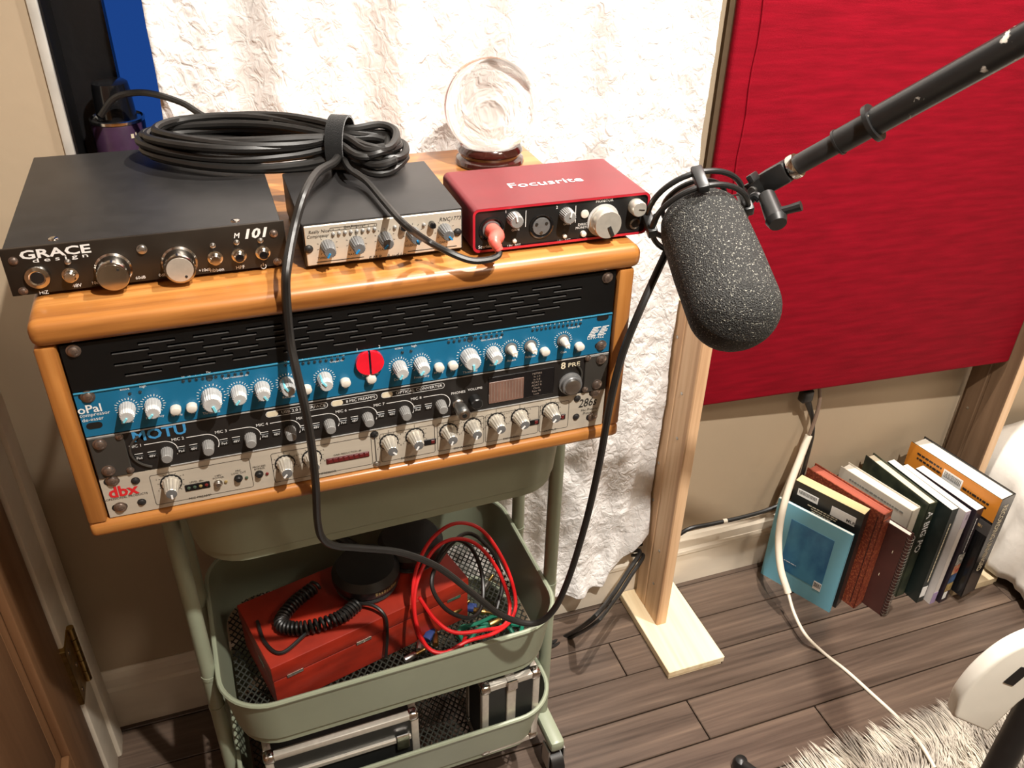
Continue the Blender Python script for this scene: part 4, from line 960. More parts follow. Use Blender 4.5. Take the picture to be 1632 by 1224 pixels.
x, z = sl(777, 393); wl.text('Scarlett 2i2', x + 0.001, max(z, 0.0078), 0.0032, ys - 0.0003, bold=0.01)
wl.build('front_lettering', WHITE_INK, sc, smooth=False)['kind'] = 'stuff'
tl = MB(); q = onz(868, 291, TZ + SH); mt = Matrix.Translation((q[0] - sx_, q[1] - sy_, SH + 0.0003)) @ Matrix.Rotation(math.radians(-90), 4, 'X')
tl.text('Focusrite', 0, 0, 0.0125, 0, bold=0.006, width=0.074, mtx=mt)
tl.build('lid_lettering', WHITE_INK, sc, smooth=False)
#@@OBJECTS
# ================================================================ crystal ball and its stand, can on the window sill
bx_, by_ = 0.442, 0.260
bzc = ony(775, 181, by_)[2]; BR = 0.0520
st = tag(MB().lathe([(0.020, 0), (0.038, 0), (0.0395, 0.003), (0.0385, 0.007), (0.0345, 0.010), (0.0350, 0.013), (0.0375, 0.0155), (0.0370, 0.019), (0.0345, 0.0225), (0.0315, 0.0225), (0.027, 0.0165), (0.020, 0.0150)], 48, None).build('ball_stand', W_BALL, loc=(bx_, by_, TZ)), 'dark polished round wooden stand beneath the crystal ball', 'stand')
prof = [(BR * math.sin(math.pi * k / 48), -BR * math.cos(math.pi * k / 48)) for k in range(49)]
prof[0] = (0.0002, -BR); prof[-1] = (0.0002, BR)
bzc = max(TZ + 0.0225 + math.sqrt(BR ** 2 - 0.0315 ** 2) + 0.0002, min(bzc, TZ + 0.066))
tag(MB().lathe([(r, h + BR) for r, h in prof], 96).build('crystal_ball', CRYSTAL, loc=(bx_, by_, bzc - BR), angle=3.0), 'clear glass crystal ball on a dark wooden stand', 'crystal ball')
can = thing('spray_can', 'purple can with black tapered cap on the window sill', 'can', (0.043, 0.4335, WZ0))
rimz = ony(215, 187, 0.4335)[2] - WZ0
MB().lathe([(0.028, 0), (0.0295, 0.002), (0.0295, rimz - 0.003), (0.0285, rimz - 0.001)], 40).build('body', mat('purple_can_print', (0.05, 0.022, 0.055), 0.35, var=0.3, vscale=(60, 60, 60)), can)
MB().lathe([(0.0285, rimz - 0.002), (0.0302, rimz - 0.001), (0.0302, rimz + 0.002), (0.0285, rimz + 0.003), (0.0265, rimz + 0.001)], 40).build('rim', CHROME, can)
MB().lathe([(0.0222, rimz), (0.0205, rimz + 0.034), (0.0195, rimz + 0.041), (0.0165, rimz + 0.043)], 36).build('cap', BLK_GLOSS, can)
mb = MB()
for dz, a0, w_, h_ in ((0.014, 0.50, 0.0035, 0.005), (0.014, 0.66, 0.0016, 0.007), (0.032, 0.62, 0.009, 0.003), (0.041, 0.56, 0.0035, 0.0045), (0.041, 0.74, 0.0050, 0.0045)):
    vs = []
    for k in range(5):
        a = a0 + (k / 4 - 0.5) * w_ / 0.0298
        for zz in (-h_ / 2, h_ / 2): vs.append((0.0298 * math.sin(a), -0.0298 * math.cos(a), rimz - dz + zz))
    mb.add(vs, [(2 * k, 2 * k + 2, 2 * k + 3, 2 * k + 1) for k in range(4)])
mb.build('print', CREAM_INK, can, smooth=False)['kind'] = 'stuff'

# ================================================================ coiled cable with hook-and-loop tie, and its three running ends
rc = random.Random(5)
CC = Vector((0.197, 0.194, 0)); ma = Vector((0.243, -0.112, 0)).normalized(); mi = Vector((-ma.y, ma.x, 0))
CZ0 = TZ + GH + 0.0046
def width_at(u):
    pts = [(-1.0, 0.050), (-0.4, 0.052), (0.1, 0.038), (0.45, 0.017), (0.62, 0.016), (0.85, 0.045), (1.0, 0.052)]
    for (a, wa), (b, wb) in zip(pts, pts[1:]):
        if u <= b: return wa + (wb - wa) * (u - a) / (b - a)
    return pts[-1][1]
path = []; N_L = 10
for L_ in range(N_L):
    A_ = 0.126 * rc.uniform(0.90, 1.03); off = rc.uniform(-0.006, 0.006); ws = rc.uniform(0.72, 1.12); ph = rc.uniform(0, 6.28)
    for k in range(40):
        th = 2 * math.pi * k / 40; u = math.cos(th); f = k / 40
        wv = width_at(u) * ws * (abs(math.sin(th)) ** 0.7) * (1 if math.sin(th) >= 0 else -1)
        lay = (L_ + f) / N_L
        pin = math.exp(-((u - 0.54) / 0.16) ** 2)
        z = CZ0 + 0.026 * lay + 0.0035 * math.sin(th * 2 + ph) * (1 - pin) + 0.006 * (1 - pin) * (math.sin(th + ph) * 0.5 + 0.3) + 0.004 * pin
        z = max(z, CZ0)
        path.append(CC + ma * (A_ * u + off) + mi * wv + Vector((0, 0, z)))
VT = CC + ma * 0.126 * 0.54
coil = thing('coiled_cable', 'black microphone cable coiled and strapped on top of the black gear', 'cable', (CC.x, CC.y, TZ + GH))
cv = spline([tuple(p) for p in path[::2]], 4)
MB().tube(cv, 0.0039, 8).build('coil', RUBBER, coil, off=coil.location)
# strap: flat band wound round the pinched bundle
ring = []
vs = []; fs = []
for k in range(33):
    a = 2 * math.pi * k / 32
    c = VT + mi * (0.0245 * math.cos(a)) + Vector((0, 0, CZ0 + 0.0185 + 0.0238 * math.sin(a)))
    for sgn, rad in ((-1, 0), (1, 0), (1, 0.0022), (-1, 0.0022)):
        d = (mi * math.cos(a) + Vector((0, 0, math.sin(a)))) * rad
        vs.append(tuple(c + d + ma * 0.0085 * sgn))
for k in range(32):
    for j in range(4): fs.append((4 * k + j, 4 * k + (j + 1) % 4, 4 * k + 4 + (j + 1) % 4, 4 * k + 4 + j))
MB().add(vs, fs).build('hook_loop_strap', VELCRO, coil, off=coil.location)
q0 = tuple(VT + Vector((0, 0, CZ0 + 0.012)))
# run to the window sill
pts = [tuple(CC + mi * 0.04 + ma * -0.01 + Vector((0, 0, CZ0 + 0.024))), ony(342, 191, 0.300), ony(290, 164, 0.335), ony(240, 149, 0.362), ony(205, 149, 0.385), ony(180, 158, 0.39), ony(160, 185, 0.39)]
MB().tube(spline(pts, 8), 0.0036, 8).build('sill_run', RUBBER, coil, off=coil.location)
# run down the front of the case, round by the cart and up to the microphone
MICEND = dep(1062, 402, 0.83)
pts = [q0, onz(533, 258, TZ + 0.060), onz(505, 276, TZ + 0.066), onz(484, 312, TZ + 0.064), ony(468, 368, 0.016), ony(457, 430, -0.0165), ony(456, 470, -0.0180), ony(462, 540, -0.0180), ony(472, 590, -0.026), ony(484, 640, -0.032), ony(495, 700, -0.030), ony(503, 770, -0.021),
       ony(506, 830, 0.000), ony(514, 858, 0.012), ony(535, 870, 0.020), ony(580, 874, 0.026), ony(640, 881, 0.030), ony(700, 905, 0.030), ony(755, 947, 0.026), ony(800, 981, 0.018), ony(848, 994, 0.008),
       ony(880, 975, 0.0), ony(905, 925, -0.008), ony(933, 835, -0.018), ony(955, 740, -0.026), ony(972, 645, -0.032), ony(992, 565, -0.030), ony(1024, 485, -0.024), MICEND]
MB().tube(spline(pts, 8), 0.0039, 10).build('microphone_run', RUBBER, coil, off=coil.location)
# run to the jack plugged into the red interface
px0 = socks[0]
ps = [(sx_ + px0[0], sy_ + 0.0008, TZ + px0[1]), (sx_ + px0[0] + 0.0008, sy_ - 0.012, TZ + px0[1] - 0.0005), ony(788, 384, -0.012), ony(796, 400, -0.017)]
pts = [q0, onz(556, 268, TZ + 0.056), onz(585, 290, TZ + 0.0515), onz(615, 325, TZ + 0.0500), onz(645, 358, TZ + 0.0510), ony(680, 383, 0.004), ony(715, 402, -0.012), ony(750, 415, -0.020), ony(778, 414, -0.021), ony(793, 408, -0.019), ps[3]]
MB().tube(spline(pts, 8), 0.0030, 8).build('jack_run', RUBBER, coil, off=coil.location)
sp_ = spline(ps, 8); rad = [0.0066 - 0.0032 * max(0, (i / (len(sp_) - 1) - 0.45) / 0.55) for i in range(len(sp_))]
rad = [r + (0.0004 if i % 2 else 0) for i, r in enumerate(rad)]
MB().tube(sp_, 0.007, 14, rad=rad).build('jack_plug', PINK_PLUG, coil, off=coil.location)

# ================================================================ microphone in its foam windscreen, shock mount, boom stand
mt_ = Vector(dep(1120, 362, 0.800)); mbm = Vector(dep(1170, 492, 0.752)); axd = (mbm - mt_).normalized(); LF = (mbm - mt_).length
MM = axd.to_track_quat('Z', 'X').to_matrix().to_4x4(); MM.translation = mt_
mic = thing('microphone', 'studio microphone inside a charcoal foam windscreen hanging from the boom', 'microphone', tuple(mbm))
FR = 0.0410
prof = [(0.010, -0.0235), (0.024, -0.0235), (0.031, -0.020), (0.0365, -0.012), (0.0395, 0.0)]
for k in range(1, 13): prof.append((0.0395 + (FR - 0.0395) * min(1, k / 6), LF * k / 12 * 0.98))
for k in range(1, 11): a = math.pi / 2 * k / 10; prof.append((max(0.0005, FR * math.cos(a) ** 0.86), LF * 0.98 + 0.037 * math.sin(a)))
mb = MB().lathe(prof, 64, MM); mb.v = [tuple(Vector(v) + Vector(v).normalized() * 0.0) for v in mb.v]
mb.build('foam_windscreen', FOAM, mic, off=mic.location, angle=3.0)
MB().lathe([(0.020, -0.040), (0.0235, -0.037), (0.0235, -0.020)], 32, MM).build('body', mat('dark_bronze_mic_metal', (0.10, 0.055, 0.045), 0.3, 0.8, var=0.2, vscale=(50, 50, 50)), mic, off=mic.location)
shk = thing('shock_mount', 'black ring shock mount clamped around the top of the foam microphone', 'shock mount', tuple(mt_))
def ring_pts(R, s, n=48, a0=0, a1=360): return [tuple(MM @ Vector((R * math.cos(math.radians(a0 + (a1 - a0) * k / n)), R * math.sin(math.radians(a0 + (a1 - a0) * k / n)), s))) for k in range(n + (0 if a1 - a0 == 360 else 1))]
for s in (-0.026, -0.009): MB().tube(ring_pts(0.0455, s), 0.0027, 10, closed=True).build('ring', BLK_PLAST, shk, off=shk.location)
MB().tube(ring_pts(0.0300, -0.030, 36), 0.0024, 8, closed=True).build('inner_ring', BLK_PLAST, shk, off=shk.location)
cam_dir = MM.inverted().to_3x3() @ (Vector(CAM) - mt_)
swv = MM.inverted() @ Vector(dep(1182, 345, 0.800)); asw = math.degrees(math.atan2(swv.y, swv.x))
for da in (0, 90, 180, 270):
    a = math.radians(asw + da); mm_ = MM @ Matrix.Rotation(a, 4, 'Z')
    cp = MB().rbox(0.041, 0.0505, -0.0055, 0.0055, -0.031, -0.004, 0.002, 2, mm_).build('clip', BLK_PLAST, shk, off=shk.location)
    MB().tube([tuple(mm_ @ Vector((0.0435, 0.002, -0.026))), tuple(mm_ @ Vector((0.0315, 0.0, -0.030))), tuple(mm_ @ Vector((0.0435, -0.002, -0.010)))], 0.0012, 6).build('elastic_band', RUBBER, shk, off=shk.location)
Ab = Vector(dep(1262, 268, 0.800)); Bb = Vector(dep(1632, 62, 0.655)); bd = (Bb - Ab).normalized()
arm0 = MM @ Matrix.Rotation(math.radians(asw), 4, 'Z') @ Vector((0.050, 0, -0.018))
J = Vector(dep(1212, 318, 0.800))
MB().tube(spline([tuple(arm0), tuple((arm0 + J) / 2 + Vector((0, 0, 0.004))), tuple(J)], 5), 0.0042, 10).build('swivel_arm', BLK_PLAST, shk, off=shk.location)
BQ = bd.to_track_quat('Z', 'Y').to_matrix().to_4x4(); BQ.translation = Ab
MB().rbox(-0.0115, 0.0115, -0.0105, 0.0105, -0.030, -0.0015, 0.003, 2, BQ).build('swivel_block', BLK_PLAST, shk, off=shk.location)
for sgn in (-1, 1): MB().rbox(sgn * 0.0085 - 0.0028, sgn * 0.0085 + 0.0028, -0.0085, 0.0085, -0.047, -0.026, 0.002, 2, BQ).build('yoke_cheek', BLK_PLAST, shk, off=shk.location)
MB().cyl(BQ @ Vector((-0.016, 0, -0.038)), BQ @ Vector((0.016, 0, -0.038)), 0.0042, n=14).build('pivot_bolt', STEEL, shk, off=shk.location)
K0 = Vector(dep(1222, 312, 0.792)); K1 = Vector(dep(1237, 350, 0.775)); K2 = Vector(dep(1277, 328, 0.765))
MB().cyl(K0, K1, 0.0078, 0.0092, n=14).cyl(K1, K1 + (K1 - K0).normalized() * 0.006, 0.0100, 0.0080, n=14).build('clamp_hub', BLK_PLAST, shk, off=shk.location)
lv = MB().tube([tuple(K0.lerp(K1, 0.75)), tuple(K0.lerp(K1, 0.75).lerp(K2, 0.55)), tuple(K2)], 0.0042, 10, rad=[0.0050, 0.0040, 0.0046]).build('clamp_lever', BLK_PLAST, shk, off=shk.location)
MB().rbox(-0.008, 0.008, -0.004, 0.004, -0.003, 0.003, 0.0015, 2, Matrix.Translation(dep(1200, 283, 0.80)) @ BQ.to_3x3().to_4x4()).build('pivot_nut', BLK_PLAST, shk, off=shk.location)
# boom stand
colx, coly = 0.852, -0.312
kcol = (Vector((colx, coly, 0)) - Ab).xy.dot(bd.xy) / bd.xy.dot(bd.xy)
Pc = Ab + bd * kcol
stn = thing('boom_stand', 'black microphone boom stand with scuffed telescopic arm', 'microphone stand', (colx, coly, 0))
def onb(u, v):    # distance along the boom nearest to a pixel ray
    best = min((abs((lambda c: (c[0] / c[2] * F_PX + 816 - u))(RT @ (np.array(Ab + bd * s) - CAM))), s) for s in np.linspace(-0.05, 0.25, 301)); return best[1]
s1 = onb(1388, 0); s2 = onb(1408, 0)
of = stn.location
MB().lathe([(0.0118, 0.0), (0.0122, 0.001), (0.0122, 0.006), (0.0116, 0.007)], 32, BQ, 32, 0.03).build('thread_ring', CHROME, stn, off=of)
MB().cyl(Ab + bd * 0.004, Ab + bd * (s1 + 0.01), 0.0092, n=24).build('inner_tube', BLK_METAL, stn, off=of)
cb = MB().cyl(Ab + bd * (s1 - 0.030), Ab + bd * s1, 0.0112, n=24).cyl(Ab + bd * (s1 - 0.032), Ab + bd * (s1 - 0.030), 0.0120, n=24).build('collar', BLK_PLAST, stn, off=of)
MB().cyl(Ab + bd * s1, Ab + bd * (s1 + 0.004), 0.0170, n=32).build('collar_flange', BLK_PLAST, cb, off=of)
def scuffed():
    m, t, b = nt('scuffed_black_tube'); N = t.nodes; L = t.links
    tc = N.new('ShaderNodeTexCoord'); nz = N.new('ShaderNodeTexNoise'); nz.inputs['Scale'].default_value = 55; nz.inputs['Detail'].default_value = 5
    rp = N.new('ShaderNodeValToRGB'); e = rp.color_ramp.elements; e[0].position = 0.625; e[0].color = (0.010, 0.010, 0.010, 1); e[1].position = 0.66; e[1].color = (0.42, 0.38, 0.33, 1)
    L.new(tc.outputs['Object'], nz.inputs['Vector']); L.new(nz.outputs[0], rp.inputs[0]); L.new(rp.outputs[0], b.inputs['Base Color']); b.inputs['Roughness'].default_value = 0.3
    return m
SCUFF = scuffed()
MB().cyl(Ab + bd * (s1 + 0.004), Ab + bd * (kcol + 0.35), 0.0122, n=28).build('boom_tube', SCUFF, stn, off=of)
MB().lathe([(0.020, 0), (0.020, 0.05)], 24, Matrix.Translation((colx, coly, Pc.z - 0.045))).build('boom_clamp', BLK_PLAST, stn, off=of)
MB().cyl((colx, coly, 0.04), (colx, coly, Pc.z - 0.03), 0.0145, n=28).build('column', BLK_METAL, stn, off=of)
MB().lathe([(0.026, 0.09), (0.026, 0.15), (0.018, 0.16)], 24, Matrix.Translation((colx, coly, 0))).build('leg_hub', BLK_PLAST, stn, off=of)
tip = Vector(onz(1178, 1224, 0.0)); base_a = math.atan2(tip.y - coly, tip.x - colx); R_ = math.hypot(tip.x - colx, tip.y - coly)
for k in range(3):
    a = base_a + k * 2 * math.pi / 3; e_ = Vector((colx + R_ * math.cos(a), coly + R_ * math.sin(a), 0.0135))
    lg = MB().cyl((colx + 0.02 * math.cos(a), coly + 0.02 * math.sin(a), 0.12), e_, 0.0085, n=16).build('leg', BLK_METAL, stn, off=of)
    MB().lathe([(0.0115, 0), (0.0125, 0.004), (0.0125, 0.014), (0.0095, 0.022), (0.004, 0.0255)], 20, Matrix.Translation((e_.x, e_.y, 0.0))).build('rubber_foot', BLK_PLAST, lg, off=of)
# white plastic holder clipped on the column
hz = dep(1590, 1070, 0.93)[2] + 0.060
wh = thing('clip_holder', 'white plastic clip-on holder with dark slots on the black stand column', 'holder', (colx, coly, hz - 0.06))
# curved shell seen from above: outline in a plane facing the camera, extruded across
fx = Vector((RT[0][0], RT[0][1], 0)).normalized(); fz = Vector((0, 0, 1)); fy = fz.cross(fx)
o0 = Vector((colx, coly, 0)) - fx * 0.0 - fy * 0.0
MW = Matrix(((fx.x, fy.x, 0, colx), (fx.y, fy.y, 0, coly), (0, 0, 1, hz), (0, 0, 0, 1)))
outl = [(x * 1.2 - 0.046, z * 1.2 + 0.014) for x, z in ((-0.013, -0.064), (-0.048, -0.045), (-0.049, -0.020), (-0.042, 0.010), (-0.028, 0.036), (-0.008, 0.052), (0.016, 0.058), (0.045, 0.058), (0.045, 0.040), (0.020, 0.012), (0.0, -0.025))]
outl = [(p[0], p[2]) for p in spline([(x, 0, z) for x, z in outl[1:8]], 6)] + outl[8:] + outl[:1]
bm = bmesh.new()
f_ = bm.faces.new([bm.verts.new((x, -0.034, z)) for x, z in outl]); ext = bmesh.ops.extrude_face_region(bm, geom=[f_])
for v in ext['geom']:
    if isinstance(v, bmesh.types.BMVert): v.co.y = -0.0155
bmesh.ops.recalc_face_normals(bm, faces=bm.faces[:]); bmesh.ops.bevel(bm, geom=[e for e in bm.edges if abs(e.verts[0].co.y - e.verts[1].co.y) < 1e-6], offset=0.004, segments=4, affect='EDGES', profile=0.5, clamp_overlap=True)
bm.verts.index_update()
mb = MB().add([v.co[:] for v in bm.verts], [[v.index for v in f.verts] for f in bm.faces], MW); bm.free()
mb.build('shell', WHITE_PLAST, wh, off=wh.location, angle=0.9)
for (x, z) in ((-0.062, 0.024), (-0.026, 0.064)):
    mw_ = MW @ Matrix.Translation((x, -0.0342, z)) @ Matrix.Rotation(math.radians(24), 4, 'Y'); MB().rbox(-0.0062, 0.0062, -0.0006, 0.003, -0.0125, 0.0125, 0.0005, 1, mw_).build('slot', BLK_PLAST, wh, off=wh.location)
MB().lathe([(0.0149, -0.02), (0.0180, -0.02), (0.0180, 0.02), (0.0149, 0.02)], 28, Matrix.Translation((colx, coly, hz + 0.03))).rbox(-0.030, -0.0175, -0.016, -0.004, 0.02, 0.04, 0.002, 1, MW).build('clip', BLK_PLAST, wh, off=wh.location)

# ================================================================ books standing in a row against the wall
PAGE = mat('cream_page_edges', (0.72, 0.63, 0.47), 0.8, var=0.12, vscale=(400, 4, 4))
PAGEY = mat('yellowed_page_edges', (0.70, 0.52, 0.27), 0.8, var=0.12, vscale=(400, 4, 4))
PAGEW = mat('white_page_edges', (0.76, 0.71, 0.62), 0.8, var=0.08, vscale=(400, 4, 4))
def bmat(n, c, r=0.4, **k): return mat(n, c, r, var=k.pop('var', 0.15), vscale=(30, 30, 30), **k)
RZ = Matrix.Rotation(math.radians(-90), 4, 'Z')     # lettering onto the left cover
def book(name, label, x, y, phi, depth, h, th, cover, pages, z0=0.0, hard=True):
    """local X = thickness (left cover at 0), Y = spine to fore-edge, Z = up"""
    t = thing(name, label, 'book', (x, y, z0), (0, 0, math.radians(phi)), 'books standing against the wall')
    c = 0.0022 if hard else 0.0007; ov = 0.003 if hard else 0.0
    mb = MB().rbox(0, c, 0, depth, 0, h, 0.0003, 1).rbox(th - c, th, 0, depth, 0, h, 0.0003, 1).rbox(0, th, 0, c, 0, h, 0.0003, 1)
    mb.build('cover', cover, t)
    MB().rbox(c + 0.0001, th - c - 0.0001, c + 0.0001, depth - ov, ov, h - ov, 0.0003, 1).build('pages', pages, t)
    return t
def cover_text(mb, txt, yc, zc, size, width=None, rot=0.0, **k):
    m = Matrix.Translation((-0.0003, yc, zc)) @ RZ @ Matrix.Rotation(math.radians(rot), 4, 'Y'); mb.text(txt, 0, 0, size, 0, width=width, mtx=m, **k)
def spine_text(mb, txt, xc, zc, size, width=None, **k):
    m = Matrix.Translation((xc, -0.0003, zc)) @ Matrix.Rotation(math.radians(90), 4, 'Y'); mb.text(txt, 0, 0, size, 0, width=width, mtx=m, **k)
def bars(mb, yc, zc, width, size=0.0024, seed=1, rot=False):
    r = random.Random(seed); y = yc + width / 2
    while y > yc - width / 2:
        l = min(r.uniform(0.003, 0.009), y - (yc - width / 2) + 1e-5)
        if rot: mb.box(zc - size / 2, zc + size / 2, -0.0008, -0.0006, y - l, y)
        else: mb.box(-0.0008, -0.0006, y - l, y, zc - size / 2, zc + size / 2)
        y -= l + 0.0016
def patch(parent, name, y0, y1, z0, z1, m, e=0.0003):
    return MB().box(-e, 0.0001, y0, y1, z0, z1).build(name, m, parent)
def spatch(parent, name, x0, x1, z0, z1, m, e=0.0003):
    return MB().box(x0, x1, -e, 0.0001, z0, z1).build(name, m, parent)
def barcode(parent, yc, zc, w_, h_, front=None):
    pt_ = patch(parent, 'barcode_sticker', yc - w_ / 2, yc + w_ / 2, zc - h_ / 2, zc + h_ / 2, WHITE_INK, 0.0005)
    mb = MB(); r = random.Random(2); y = yc - w_ * 0.42
    while y < yc + w_ * 0.42:
        a = r.uniform(0.0005, 0.0012); mb.box(-0.0007, -0.0005, y, y + a, zc - h_ * 0.18, zc + h_ * 0.36); y += a + r.uniform(0.0005, 0.0012)
    mb.build('bars', BLACK_INK, pt_, smooth=False)
# 1 thin blue book
b1 = book('thin_book', 'thin pale blue paperback leaning in front of the black book', 1.131, 0.222, 27, 0.150, 0.200, 0.006, bmat('pale_blue_cover', (0.165, 0.43, 0.56), 0.5, var=0.03), PAGEW, hard=False)
patch(b1, 'cover_picture', 0.028, 0.116, 0.040, 0.168, mat('deep_blue_picture', (0.055, 0.25, 0.43), 0.4, col2=(0.012, 0.11, 0.27), vscale=(22, 22, 14)))
barcode(b1, 0.036, 0.046, 0.016, 0.020)
mb = MB(); bars(mb, 0.098, 0.066, 0.026, 0.0012); mb.build('small_print', WHITE_INK, b1, smooth=False)['kind'] = 'stuff'
# 2 black paperback
b2 = book('thick_paperback', 'black paperback with yellowed pages and small back cover text behind the blue book', 1.150, 0.228, 26, 0.138, 0.240, 0.024, bmat('black_paper_cover', (0.016, 0.015, 0.014), 0.35), PAGEY, hard=False)
mb = MB()
for k in range(13): bars(mb, 0.074 - 0.003 * (k % 2), 0.200 - k * 0.0050, (0.100 if k > 2 else 0.060) - 0.010 * (k % 3), 0.0020, k)
mb.build('small_print', CREAM_INK, b2, smooth=False)['kind'] = 'stuff'
patch(b2, 'label_sticker', 0.012, 0.060, 0.203, 0.224, WHITE_INK)
mb = MB(); cover_text(mb, 'MLR', 0.020, 0.2095, 0.007, bold=0.02); mb.v = [(v[0] - 0.0003, v[1], v[2]) for v in mb.v]; mb.build('sticker_lettering', BLACK_INK, b2, smooth=False)
barcode(b2, 0.108, 0.218, 0.042, 0.015)
# 3 red-brown leather-bound
b3 = book('leather_book', 'red-brown mottled hardcover with dark spine edge next to the spiral notebook', 1.1835, 0.2155, 17, 0.170, 0.240, 0.026, LEATHER, mat('red_edged_pages', (0.42, 0.10, 0.06), 0.7, var=0.3, vscale=(300, 4, 4)))
spatch(b3, 'spine_band', 0.0015, 0.0245, 0.008, 0.225, LEATHER, 0.0012)
mb = MB(); mb.box(-0.0006, 0.0001, 0.010, 0.0112, 0.01, 0.23); mb.build('hinge_groove', bmat('dark_brown_groove', (0.03, 0.01, 0.008)), b3)
# 4 spiral notebook
b4 = thing('spiral_notebook', 'brown wire-bound notebook with metal spiral and scuffed cover', 'notebook', (1.2225, 0.182, 0), (0, 0, math.radians(17)), 'books standing against the wall')
BRN = bmat('maroon_brown_card', (0.070, 0.019, 0.014), 0.55, bump=0.2, bscale=200, bdist=0.0004)
MB().rbox(0, 0.0014, 0, 0.150, 0, 0.208, 0.0004, 1).build('front_cover', BRN, b4); MB().rbox(0.0116, 0.013, 0, 0.150, 0, 0.208, 0.0004, 1).build('back_cover', BRN, b4)
MB().box(0.0016, 0.0114, 0.004, 0.148, 0.002, 0.206).build('pages', PAGEW, b4)
for k in range(26):
    zc = 0.008 + k * 0.0077
    link('wire_ring', cached('wire_ring', lambda: MB().tube([(0.0065 + 0.0088 * math.cos(2 * math.pi * j / 16), 0.0005 + 0.0055 * math.sin(2 * math.pi * j / 16), 0.0012 * math.sin(2 * math.pi * j / 16)) for j in range(16)], 0.0006, 5, closed=True), STEEL), b4, (0, 0, zc))
mb = MB()
for yc, zc in ((0.030, 0.085), (0.045, 0.060), (0.02, 0.150)): mb.box(-0.0003, 0.0, yc, yc + 0.0012, zc, zc + 0.006)
mb.build('scuffs', CREAM_INK, b4)
# 5 pale rounded book
b5 = book('pale_book', 'pale cream hardcover with faint grey title beside the green-black book', 1.251, 0.217, 15, 0.160, 0.230, 0.025, bmat('pale_cream_cover', (0.55, 0.50, 0.41), 0.5, var=0.1), PAGEW)
mb = MB(); bars(mb, 0.075, 0.215, 0.120, 0.0030, 4); mb.build('small_print', bmat('grey_title_ink', (0.20, 0.20, 0.18)), b5, smooth=False)['kind'] = 'stuff'
# 6 black book with zebra lettered spine
b6 = book('illustrated_book', 'black hardcover with zebra-patterned white lettering down its spine', 1.2835, 0.2145, 5, 0.162, 0.240, 0.0215, mat('mottled_green_black_cover', (0.014, 0.020, 0.016), 0.35, col2=(0.05, 0.06, 0.035), vscale=(24, 24, 24)), PAGE)
mb = MB(); spine_text(mb, 'A BIG PO', 0.0105, 0.168, 0.014, width=0.105, bold=0.03)
mb.build('spine_lettering', WHITE_INK, b6, smooth=False)
mb = MB()
for k in range(16): mb.add([(0.002, -0.0005, 0.118 + k * 0.0068), (0.019, -0.0005, 0.1205 + k * 0.0068), (0.019, -0.0005, 0.1222 + k * 0.0068), (0.002, -0.0005, 0.1193 + k * 0.0068)], [(0, 1, 2, 3)])
mb.build('zebra_stripes', BLACK_INK, b6, smooth=False)
# 7 dark green paperback with white fore-edge
b7 = book('green_black_book', 'dark green-black paperback with bright white page top between two spines', 1.3115, 0.1885, 5, 0.158, 0.240, 0.0175, bmat('bottle_black_cover', (0.012, 0.020, 0.018), 0.35), PAGEW, hard=False)
mb = MB(); bars(mb, 0.13, 0.0088, 0.15, 0.0028, 6, True); mb.build('small_print', CREAM_INK, b7, smooth=False)['kind'] = 'stuff'
spatch(b7, 'spine_sticker', 0.002, 0.0155, 0.015, 0.042, WHITE_INK)
# 8 lilac and white
b8 = book('lilac_book', 'slim white paperback with lilac bands at both ends of its spine', 1.3345, 0.178, 6, 0.150, 0.238, 0.013, bmat('white_card_cover', (0.60, 0.56, 0.53), 0.45, var=0.06), PAGEW, hard=False)
LIL = bmat('lilac_band', (0.36, 0.27, 0.45), 0.45)
spatch(b8, 'spine_band', 0.0, 0.013, 0.0, 0.030, LIL); spatch(b8, 'spine_band', 0.0, 0.013, 0.196, 0.238, bmat('pale_lilac_band', (0.52, 0.44, 0.55)))
mb = MB(); spine_text(mb, 'TPK', 0.0065, 0.224, 0.006, y=-0.0003) if False else spine_text(mb, 'TPK', 0.0065, 0.224, 0.006); mb.v = [(v[0], v[1] - 0.0003, v[2]) for v in mb.v]; mb.build('spine_lettering', BLACK_INK, b8, smooth=False)
# 9 dark picture-spined book
b9 = book('picture_spine_book', 'dark purple-black book with colourful pictures along its spine', 1.3545, 0.174, 8, 0.138, 0.240, 0.0215, bmat('aubergine_black_cover', (0.020, 0.013, 0.020), 0.3), PAGEW, hard=False)
spatch(b9, 'picture', 0.002, 0.0195, 0.100, 0.128, mat('checker_picture', (0.62, 0.60, 0.55), 0.4, col2=(0.05, 0.05, 0.05), vscale=(160, 160, 160)))
spatch(b9, 'picture', 0.002, 0.0195, 0.076, 0.099, mat('tan_red_picture', (0.55, 0.40, 0.22), 0.4, col2=(0.45, 0.03, 0.03), vscale=(110, 110, 110)))
spatch(b9, 'picture', 0.002, 0.0195, 0.052, 0.075, mat('blue_picture', (0.08, 0.17, 0.38), 0.4, col2=(0.03, 0.04, 0.07), vscale=(90, 90, 90)))
spatch(b9, 'picture', 0.002, 0.0195, 0.030, 0.051, mat('ochre_picture', (0.50, 0.36, 0.14), 0.4, col2=(0.20, 0.14, 0.06), vscale=(120, 120, 120)))
spatch(b9, 'spine_sticker', 0.003, 0.013, 0.010, 0.028, WHITE_INK)
mb = MB(); bars(mb, 0.175, 0.0105, 0.085, 0.0018, 8, True); mb.build('small_print', WHITE_INK, b9, smooth=False)['kind'] = 'stuff'
